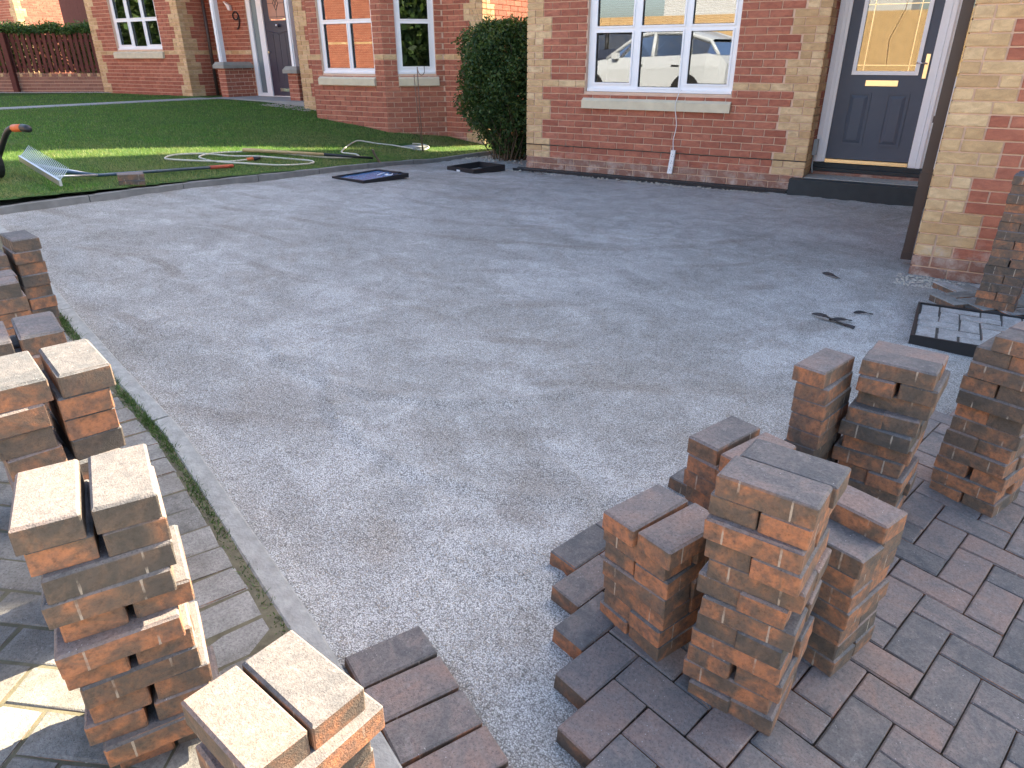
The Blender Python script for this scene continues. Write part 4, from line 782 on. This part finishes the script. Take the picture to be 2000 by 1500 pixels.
# recessed cover filled with old blocks, right
ca = empty('recessed_cover', (5.03, -3.73, H(5.03, -3.73)), 'square recessed cover filled with dusty blocks by the right-hand stacks', 'cover')
m = MB(); S_ = .32
for a, b in (((-S_, -S_, -.03), (S_, -S_+.014, .062)), ((-S_, S_-.014, -.03), (S_, S_, .062)), ((-S_, -S_+.014, -.03), (-S_+.014, S_-.014, .062)), ((S_-.014, -S_+.014, -.03), (S_, S_-.014, .062))): m.box(a, b)
link('frame', m.mesh('frame'), MT['black'], ca); m = MB(); m.box((-S_+.014, -S_+.014, -.02), (S_-.014, S_-.014, .052)); link('tray_bed', m.mesh('tray_bed'), MT['jointsand'], ca)
PAL = [paver_mesh('cover_block', .195, .096, .05, .006, .003) for _ in range(3)]
for m_ in PAL: m_.materials.append(MT['palepaver'])
for i in range(-8, 9):
    for j in range(-8, 9):
        mm = (i+j) % 4
        if mm == 0: q = (i, i+2, j, j+1)
        elif mm == 2: q = (i, i+1, j, j+2)
        else: continue
        lim = S_-.015; x0, x1, y0, y1 = [max(-lim, min(lim, .1005*t_)) for t_ in q]
        if x1-x0 > .015 and y1-y0 > .015:
            o = link('paver', random.choice(PAL), None, ca); o.location = ((x0+x1)/2, (y0+y1)/2, .008+random.uniform(-.002, .001))
            if mm == 0: o.scale = ((x1-x0)/.2010, (y1-y0)/.1005, 1)
            else: o.rotation_euler = (0, 0, math.pi/2); o.scale = ((y1-y0)/.2010, (x1-x0)/.1005, 1)
# remaining old blocks in front of the garage wall
poly_g = [(4.72, -3.30), (4.86, -2.95), (5.05, -2.73), (6.2, -2.73), (6.2, -4.6), (5.4, -4.6), (5.38, -3.36)]
bed3 = structure(grid('garage_apron', 4.85, 6.3, -4.6, -2.7, 14, 18, lambda x, y: ZP(x, y)-.012, MT['jointsand'], lambda x, y: inside((x, y), [(4.95, -3.36), (5.05, -2.75), (6.2, -2.75), (6.2, -4.6), (5.42, -4.6), (5.4, -3.36)])))
herring(bed3, (4.9, -3.2), R(45), .1005, poly_g, OLD+PAL, 0, .0)
m = MB()
def rub():
    x = random.uniform(4.55, 5.05); y = random.uniform(-2.98, -2.7); return (x, y, H(x, y)+.004)
pebbles(m, rub, 320, .006, .016)
def rub2():
    x = random.uniform(-.25, 3.2); y = random.uniform(-.30, -.14); return (x, y, H(x, y)+.004)
pebbles(m, rub2, 340, .006, .02)
def rub3():
    x = random.uniform(-1.4, -.1); y = random.uniform(.4, 1.4); return (max(x, kx(y)+.05), y, H(x, y)+.004)
pebbles(m, rub3, 160, .01, .035)
tag(m.build('rubble', MT['rubble']), 'crumbled mortar and grit along the foot of the house walls', 'rubble', None, 'stuff')
# loose grit stones on the bed near the camera
m = MB()
def grt():
    while True:
        r = random.random()**.6*3.2; a = random.uniform(1.2, 2.9); x = 4.3+r*math.cos(a); y = -7.6+r*math.sin(a)
        if y > edge_y(x)+.01 and not inside((x, y), poly_new): return (x, y, gz_(x, y)+.0005)
pebbles(m, grt, 26000, .0016, .0042)
tag(m.build('loose_grit', MT['peb']), 'loose pale grit stones strewn over the screeded bed', 'grit', None, 'stuff')
# slotted drain channel along the house wall
dc = empty('drain_channel', (1.5, -.09, .06), 'black slotted drainage channel along the foot of the house wall', 'drain')
m = MB(); m.box((-.12, -.145, -.06), (3.26, -.132, .108)); m.box((-.12, -.022, -.06), (3.26, -.010, .108)); m.box((-.12, -.132, -.06), (3.26, -.022, .045)); m.build('channel', MT['black'], dc)
for k in range(3):
    m = MB(); x0 = -.10+k*1.12
    for i in range(56): m.box((x0+i*.02, -.131, .090), (x0+i*.02+.011, -.023, .100))
    m.box((x0, -.131, .084), (x0+1.115, -.122, .0895)); m.box((x0, -.032, .084), (x0+1.115, -.023, .0895)); m.build('grating', MT['grate'], dc)
# torn black membrane scraps
def scrap(pts, wdt, label):
    m = MB(); P = spline(pts, 6); V = []
    for i, p in enumerate(P):
        d = (P[min(i+1, len(P)-1)]-P[max(i-1, 0)]).normalized(); s = Vector((-d.y, d.x, 0))*wdt*(.12+.88*math.sin(math.pi*(i+.3)/len(P))**.7)*(1+.3*math.sin(i*2.3)); tw = .5*math.sin(i*.45); V += [p+s+Vector((0, 0, .012*tw+.006)), p-s+Vector((0, 0, -.006*tw+.004)), p-s+Vector((0, 0, -.006*tw+.001)), p+s+Vector((0, 0, .012*tw+.003))]
    m.add(V, [(i*4+j, i*4+(j+1) % 4, i*4+4+(j+1) % 4, i*4+4+j) for i in range(len(P)-1) for j in range(4)]); tag(m.build('membrane_scrap', MT['black']), label, 'plastic scrap', 'membrane scraps on the drive')
def gp(x, y, dz=.006): return (x, y, gz_(x, y)+dz)
scrap([gp(4.20, -3.93), gp(4.27, -3.97, .02), gp(4.36, -3.98), gp(4.44, -4.02)], .014, 'forked black plastic strip lying on the drive near the recessed cover')
scrap([gp(4.30, -3.98), gp(4.37, -3.94, .015), gp(4.41, -3.90)], .010, 'short black plastic strip crossing the forked one on the drive')
scrap([gp(4.11, -3.05), gp(4.17, -3.07, .012), gp(4.23, -3.10)], .013, 'black plastic strip on the drive nearest the brown downpipe')
scrap([gp(4.40, -3.76), gp(4.45, -3.72, .01), gp(4.50, -3.70)], .008, 'tiny black plastic scrap near the recessed cover')
scrap([gp(.05, -.27), gp(.16, -.30, .02), gp(.25, -.26)], .02, 'crumpled black plastic scrap at the left end of the drain channel')
scrap([gp(.28, -.30), gp(.36, -.33, .03), gp(.48, -.34)], .018, 'pointed black plastic scrap right of the crumpled one by the drain')
# ------------------------------------------------------------------ tools on the lawn
def lp(x, y, dz=.012): return (x, y, LW(x, y)+dz)
rk = empty('landscape_rake', lp(-1.65, -4.8, 0), 'wide aluminium rake with blue shaft lying on the lawn', 'rake')
A_, B_ = Vector(lp(-2.2, -4.93, .10)), Vector(lp(-1.18, -5.16, .03)); hd = (B_-A_).normalized(); nn = Vector((-hd.y, hd.x, 0))
m = MB(); c = [A_+nn*-.012, B_+nn*-.012, B_+nn*-.012+Vector((0, 0, .045)), A_+nn*-.012+Vector((0, 0, .045))]; c2 = [p+nn*.02 for p in c]; m.add(c+c2, [(0, 1, 2, 3), (7, 6, 5, 4), (0, 4, 5, 1), (1, 5, 6, 2), (2, 6, 7, 3), (3, 7, 4, 0)]); m.build('head', MT['alu'], rk)
m = MB()
for k in range(28): p = A_.lerp(B_, (k+.5)/28)+Vector((0, 0, .04)); m.tube([p, p+nn*.05+Vector((0, 0, .045)), p+nn*.085+Vector((0, 0, .085))], [.0042, .0036, .002], 5)
m.build('teeth', MT['alu'], rk)
mid = A_.lerp(B_, .5); sh0 = Vector(lp(-1.62, -4.62, .035)); sh1 = Vector(lp(-1.66, -3.47, .03)); sh2 = Vector(lp(-1.665, -3.19, .03))
MB().tube([mid+Vector((0, 0, .03)), sh0, sh1], .014, 8).build('shaft', MT['bluetube'], rk, smooth=True); MB().tube([sh1, sh2], .018, 8).build('grip', MT['redgrip'], rk, smooth=True)
for q in (.28, .80): MB().tube([A_.lerp(B_, q)+Vector((0, 0, .03)), sh0], .009, 6).build('brace', MT['alu'], rk, smooth=True)
# hose coils
hs = empty('garden_hose', lp(-2.2, -2.9, 0), 'cream garden hose lying in loose coils on the lawn', 'hose')
hp = [(-2.02, -2.72), (-2.0, -3.0), (-2.12, -3.35), (-2.38, -3.46), (-2.56, -3.22), (-2.52, -2.9), (-2.28, -2.72), (-2.1, -2.5), (-1.9, -2.2), (-1.72, -2.05), (-1.6, -2.2), (-1.62, -2.6), (-1.78, -2.95), (-2.05, -3.12), (-2.35, -3.08), (-2.5, -2.8), (-2.5, -2.5), (-2.35, -2.2), (-2.12, -1.95), (-1.9, -1.75), (-1.78, -1.5), (-1.74, -1.25), (-1.86, -1.15), (-2.05, -1.2), (-2.22, -1.0), (-2.42, -.7), (-2.6, -.4), (-2.62, -.25), (-2.45, -.1), (-2.25, .05), (-2.02, .12), (-1.85, .22), (-1.9, .42), (-2.1, .52), (-2.2, .42)]
MB().tube(spline([lp(x, y, .012+.012*(i % 5 == 2)) for i, (x, y) in enumerate(hp)], 7), .0105, 7).build('hose', MT['hose'], hs, smooth=True)
p0 = Vector(lp(-2.02, -2.72, .014)); d_ = Vector((.10, .24, .01)).normalized()
MB().tube([p0, p0+d_*.07], [.018, .022], 8).build('hose_connector', MT['orange'], hs, smooth=True); MB().tube([p0+d_*.07, p0+d_*.15], [.024, .020], 8).build('hose_nozzle', MT['black'], hs, smooth=True)
# long handled mattock
mk = empty('mattock', lp(-2.0, -1.8, 0), 'long wooden-handled mattock lying across the hose on the lawn', 'mattock')
a, b, c = Vector(lp(-2.45, -2.42, .04)), Vector(lp(-1.85, -1.72, .05)), Vector(lp(-1.50, -1.24, .05))
MB().tube([a, a.lerp(b, .12), a.lerp(b, .5), b], [.020, .023, .018, .017], 8).build('handle', MT['wood'], mk, smooth=True); MB().tube([b, c], [.018, .014], 8).build('socket', MT['black'], mk, smooth=True)
dd = (c-b).normalized(); s_ = Vector((-dd.y, dd.x, 0)); V = [c-dd*.03-s_*.05, c-dd*.03+s_*.05, c+dd*.02+s_*.06+Vector((0, 0, .07)), c+dd*.0-s_*.06+Vector((0, 0, .09)), c+dd*.09+s_*.07+Vector((0, 0, -.03)), c+dd*.09-s_*.07+Vector((0, 0, -.03))]
m = MB(); q = [c-s_*.05+Vector((0, 0, .10)), c+s_*.05+Vector((0, 0, .10)), c+s_*.055+dd*.02+Vector((0, 0, .04)), c-s_*.055+dd*.02+Vector((0, 0, .04)), c+s_*.06+dd*.075+Vector((0, 0, -.04)), c-s_*.06+dd*.075+Vector((0, 0, -.04))]; q2 = [p+dd*.012+Vector((0, 0, .006)) for p in q]
m.add(q+q2, [(0, 1, 2, 3), (3, 2, 4, 5), (9, 8, 7, 6), (11, 10, 8, 9), (0, 6, 7, 1), (1, 7, 8, 2), (2, 8, 10, 4), (4, 10, 11, 5), (5, 11, 9, 3), (3, 9, 6, 0)]); m.build('blade', MT['steel'], mk)
# setting-out pins with a hook
px, py_ = -1.80, .16
pn = MB(); z0 = LW(px, py_)-.02
pn.tube([(px, py_, z0), (px-.03, py_+.01, z0+.55), (px-.035, py_+.01, 1.28)], .0065, 6); tag(pn.build('steel_pin', MT['steel'], None, (px, py_, z0), True), 'thin rusty steel pin with hooked top standing in the lawn', 'steel pin', 'setting-out pins')
pn = MB(); pn.tube([(px-.02, py_+.012, z0), (px-.08, py_+.02, z0+.55), (px-.105, py_+.02, 1.18)], .0055, 6); tag(pn.build('steel_pin', MT['steel'], None, (px-.02, py_, z0), True), 'thin leaning steel pin left of the hooked pin in the lawn', 'steel pin', 'setting-out pins')
pn = MB(); pn.tube(spline([(px-.035, py_+.01, 1.25), (px+.0, py_+.01, 1.19), (px+.05, py_+.01, 1.18), (px+.085, py_+.01, 1.22), (px+.085, py_+.01, 1.29)], 5), .005, 6); tag(pn.build('wire_hook', MT['steel'], None, None, True), 'curved wire hook at the top of the steel pins', 'hook')
sv = MB(); sv.prism([(-2.28, .17), (-1.93, .13), (-1.90, .38), (-2.24, .42)], LW(-2.1, .27)-.03, LW(-2.1, .27)+.014); tag(sv.build('stone_slab', MT['slab']), 'small grey stone slab flush in the lawn behind the steel pins', 'slab')
# tool with orange grip at the left edge
br = empty('push_trimmer', (-1.75, -5.2, LW(-1.75, -5.2)), 'black tubular tool handle with orange grip at the left edge', 'garden tool')
MB().tube(spline([(-2.1, -5.22, .52), (-1.92, -5.2, .70), (-1.72, -5.2, .86), (-1.62, -5.2, .905), (-1.56, -5.2, .91)], 5), .022, 8).build('handle_tube', MT['black'], br, smooth=True)
MB().tube([(-1.58, -5.2, .91), (-1.44, -5.2, .918)], [.028, .028], 10).build('grip', MT['orange'], br, smooth=True); MB().tube([(-1.44, -5.2, .918), (-1.36, -5.2, .915), (-1.335, -5.2, .905)], [.030, .028, .015], 10).build('grip_end', MT['black'], br, smooth=True)
m = MB(); m.tube([(-1.98, -5.28, LW(-2, -5.3)+.13), (-1.98, -5.22, LW(-2, -5.3)+.13)], [.13, .13], 20); m.build('wheel', MT['tyre'], br, smooth=False)
# moss and grass growing in the joint beside the edging
nb = 6500; Ls = rng.random(nb)**.8; X = .9+Ls*2.75; ey = np.array([edge_y(a) for a in X]); off = -.078+rng.normal(0, .011, nb)
dn = np.interp(X, [.9, 1.3, 1.7, 2.2, 2.6, 2.9, 3.3, 3.65], [1, .9, .35, 1, 1, .55, .25, .08])*(.5+.5*np.sin(X*21)*np.sin(X*8.3)+.25); kp = rng.random(nb) < dn
X, Y = X[kp], (ey+off)[kp]; n = len(X); Z = np.array([ZP(a, b) for a, b in zip(X, Y)])-.004; an = rng.uniform(0, 6.283, n); hg_ = rng.uniform(.006, .022, n)*np.interp(X, [.9, 2.6, 3.6], [1.15, 1.0, .5]); ln_ = rng.normal(0, .7, (n, 2))
tag(tri_cloud('joint_weeds', np.stack([X, Y, Z], 1), np.stack([np.cos(an)*.0017, np.sin(an)*.0017, 0*an], 1), np.stack([ln_[:, 0]*hg_, ln_[:, 1]*hg_, hg_], 1), MT['hedge'], rng.random(n)), 'grass and moss growing in the joint along the edging', 'weeds', None, 'stuff')
# small coloured things beside the furthest right stack
m = MB(); m.tube([(5.215, -3.26, .83), (5.215, -3.26, .845), (5.215, -3.26, .88), (5.215, -3.26, .90)], [.03, .045, .045, .025], 14); tag(m.build('plastic_cap', MT['pink'], None, None, True), 'pink plastic cap on the furthest right stack', 'plastic cap')
m = MB(); m.tube([(5.33, -3.30, .06), (5.33, -3.30, .24), (5.33, -3.30, .30)], [.07, .085, .088], 16); tag(m.build('bucket', MT['blue'], None, None, True), 'blue plastic bucket at the right edge beside the furthest stack', 'bucket')
# ------------------------------------------------------------------ across the street (seen mirrored in the windows)
def car(name, cx, cy, rz, paint, label, zg):
    c = empty(name, (cx, cy, zg), label, 'car', None); c.rotation_euler = (0, 0, rz)
    # stations along the car: x, half width, sill z, belt z ; front is -x
    st = [(-2.15, .62, .42, .62), (-2.05, .78, .30, .78), (-1.7, .88, .26, .90), (-1.1, .91, .26, .98), (-.75, .92, .26, 1.02), (.2, .92, .26, 1.04), (1.2, .92, .26, 1.07), (1.8, .90, .28, 1.10), (2.1, .82, .34, 1.06), (2.2, .70, .45, .92)]
    m = MB(); V = []
    for x, hw, zs, zb in st: V += [(x, -hw*.93, zs), (x, -hw, zs+.18), (x, -hw, zb-.22), (x, -hw*.95, zb), (x, hw*.95, zb), (x, hw, zb-.22), (x, hw, zs+.18), (x, hw*.93, zs)]
    m.add(V, [(i*8+j, i*8+(j+1) % 8, i*8+8+(j+1) % 8, i*8+8+j) for i in range(len(st)-1) for j in range(8)]+[tuple(range(7, -1, -1)), tuple((len(st)-1)*8+j for j in range(8))]); link('body', m.mesh('body'), MT[paint], c, smooth=False)
    gs = [(-.95, .80, 1.0, 1.0), (-.2, .76, 1.02, 1.46), (.3, .74, 1.03, 1.54), (1.1, .73, 1.05, 1.52), (1.75, .72, 1.08, 1.36), (2.05, .74, 1.07, 1.09)]
    m = MB(); V = []
    for x, hw, zb, zt in gs: V += [(x, -hw-.06, zb), (x, -hw*.86, max(zt-.05, zb)), (x, hw*.86, max(zt-.05, zb)), (x, hw+.06, zb)]
    m.add(V, [(i*4+j, i*4+j+1, i*4+5+j, i*4+4+j) for i in range(len(gs)-1) for j in range(3)]); link('window_glass', m.mesh('window_glass'), MT['carglass'], c)
    m = MB(); V = []
    for x, hw, zb, zt in gs[1:5]: V += [(x, -hw*.90, zt-.07), (x, -hw*.7, zt), (x, hw*.7, zt), (x, hw*.90, zt-.07)]
    m.add(V, [(i*4+j, i*4+j+1, i*4+5+j, i*4+4+j) for i in range(3) for j in range(3)]); link('roof', m.mesh('roof'), MT[paint], c, smooth=True)
    for sy in (-1, 1):
        m = MB(); m.tube([(-.95, sy*.86, 1.0), (-.2, sy*.68, 1.44), (.3, sy*.66, 1.50), (1.1, sy*.655, 1.48), (1.75, sy*.65, 1.33), (2.05, sy*.78, 1.07)], .04, 6); m.tube([(.38, sy*.86, 1.03), (.30, sy*.66, 1.49)], .045, 6); m.tube([(1.32, sy*.86, 1.06), (1.2, sy*.65, 1.47)], .045, 6); link('pillar', m.mesh('pillar'), MT['black' if paint != 'carwhite' else paint], c, smooth=True)
        m = MB(); m.box((-.72, sy*.93-.06, 1.0), (-.56, sy*.93+.06, 1.12)); link('mirror', m.mesh('mirror'), MT[paint], c)
        for hx in (-.05, .95): m = MB(); m.box((hx, sy*.925-.008, .86), (hx+.2, sy*.925+.008, .89)); link('door_handle', m.mesh('door_handle'), MT['black'], c)
        for wx in (-1.35, 1.35):
            m = MB(); m.tube([(wx, sy*.70, .33), (wx, sy*.935, .33)], .40, 24); link('wheel_arch', m.mesh('wheel_arch'), MT['black'], c)
            m = MB(); m.tube([(wx, sy*.72, .33), (wx, sy*.945, .33)], .33, 24); wh = link('wheel', m.mesh('wheel'), MT['tyre'], c); m = MB(); m.tube([(wx, sy*.94, .33), (wx, sy*.952, .33)], .21, 20); link('rim', m.mesh('rim'), MT['alu'], wh)
        m = MB(); m.box((-2.1, sy*.62-.12, .70), (-1.98, sy*.62+.12, .80)); link('headlight', m.mesh('headlight'), MT['chrome'], c)
    return c
c_ = car('parked_car', -2.05, -9.9, R(14), 'carwhite', 'white estate car parked in the street, mirrored in the wide window', .22); c_.scale = (1.02, 1.0, 1.13)  # paint greyed evenly to stand in for shade on the white car
car('parked_car', -4.9, -13.0, 0, 'cardark', 'dark blue car parked by the tan fence, mirrored in the left window pane', .55)
tf = empty('board_fence', (-3, -15.2, .5), 'tan board fence across the street, mirrored in the wide window', 'fence')
for k in range(100): MB().box((-10+k*.15, -15.2, .4), (-10+k*.15+.146, -15.18+.008*(k % 2), 2.55)).build('board', MT['oakfence'], tf)
oh = empty('rendered_house', (-2, -26, 0), 'pale rendered house across the street, mirrored in the upper panes', 'house')
MB().box((-8, -30, -.5), (2, -26, 5.2)).build('wall', MT['render'], oh); gable_roof(oh, -8.3, 2.3, -30.4, -25.6, -28, 5.2, 7.6)
for x in (-6, -3, 0): m = MB(); m.box((x, -26.0, 1.2), (x+1.2, -25.95, 2.4)); m.build('window', MT['glass'], oh)
ob = empty('brick_house', (-15, -12, .4), 'sunlit brick house across the street, mirrored in the bay window', 'house')
a = backing(ob, 'wall', (-9.0, -11.0), R(180), 9, -.2, 5.2, []); place_bricks(a, (-9.0, -11.0), R(180), brick_layout(9, -22, 16, 1.9, [], True, True, 99), 0)
MB().box((-18, -16, -.2), (-9, -11.3, 5.2)).build('body', MT['farbrick'], ob); gable_roof(ob, -18.3, -8.7, -16.4, -10.6, -13.6, 5.2, 8)

def street_tree(x, y, hgt, rad_, label):
    z0 = H(x, y)-.1; t = empty('street_tree', (x, y, z0), label, 'tree', 'trees across the street'); MB().tube([(x, y, z0), (x+.1, y, z0+hgt*.3), (x, y+.1, z0+hgt*.75)], [.22, .16, .05], 8).build('trunk', MT['twig'], t)
    n = 7000; d = rng.normal(0, 1, (n, 3)); d /= np.linalg.norm(d, axis=1)[:, None]; r = rng.uniform(.3, 1, n)[:, None]**.5*(1+.2*np.sin(d[:, :1]*7+d[:, 1:2]*5))
    leaf_cloud('crown', np.array([x, y, z0+hgt*.56])+d*r*np.array([rad_, rad_, hgt*.46]), .36, MT['leaf'], t)
for i, (x, y, hh, rr_) in enumerate([(-30, -9, 8, 3), (-35, -13, 9, 3.4), (-41, -17, 9, 3.6), (-47, -20, 9, 3.8), (13.5, -11, 7, 2.6), (17.5, -14, 8, 3.0), (22, -17.5, 8, 3.2), (27, -21, 9, 3.5)]):  # placed so panes mirror dark leaves, not sky; right-hand row unseen, added
    street_tree(x, y, hh, rr_, 'leafy tree across the street, %s, placed to darken window reflections' % ['nearest on the left side', 'second on the left side', 'third on the left side', 'furthest on the left side', 'nearest on the right side', 'second on the right side', 'third on the right side', 'furthest on the right side'][i])
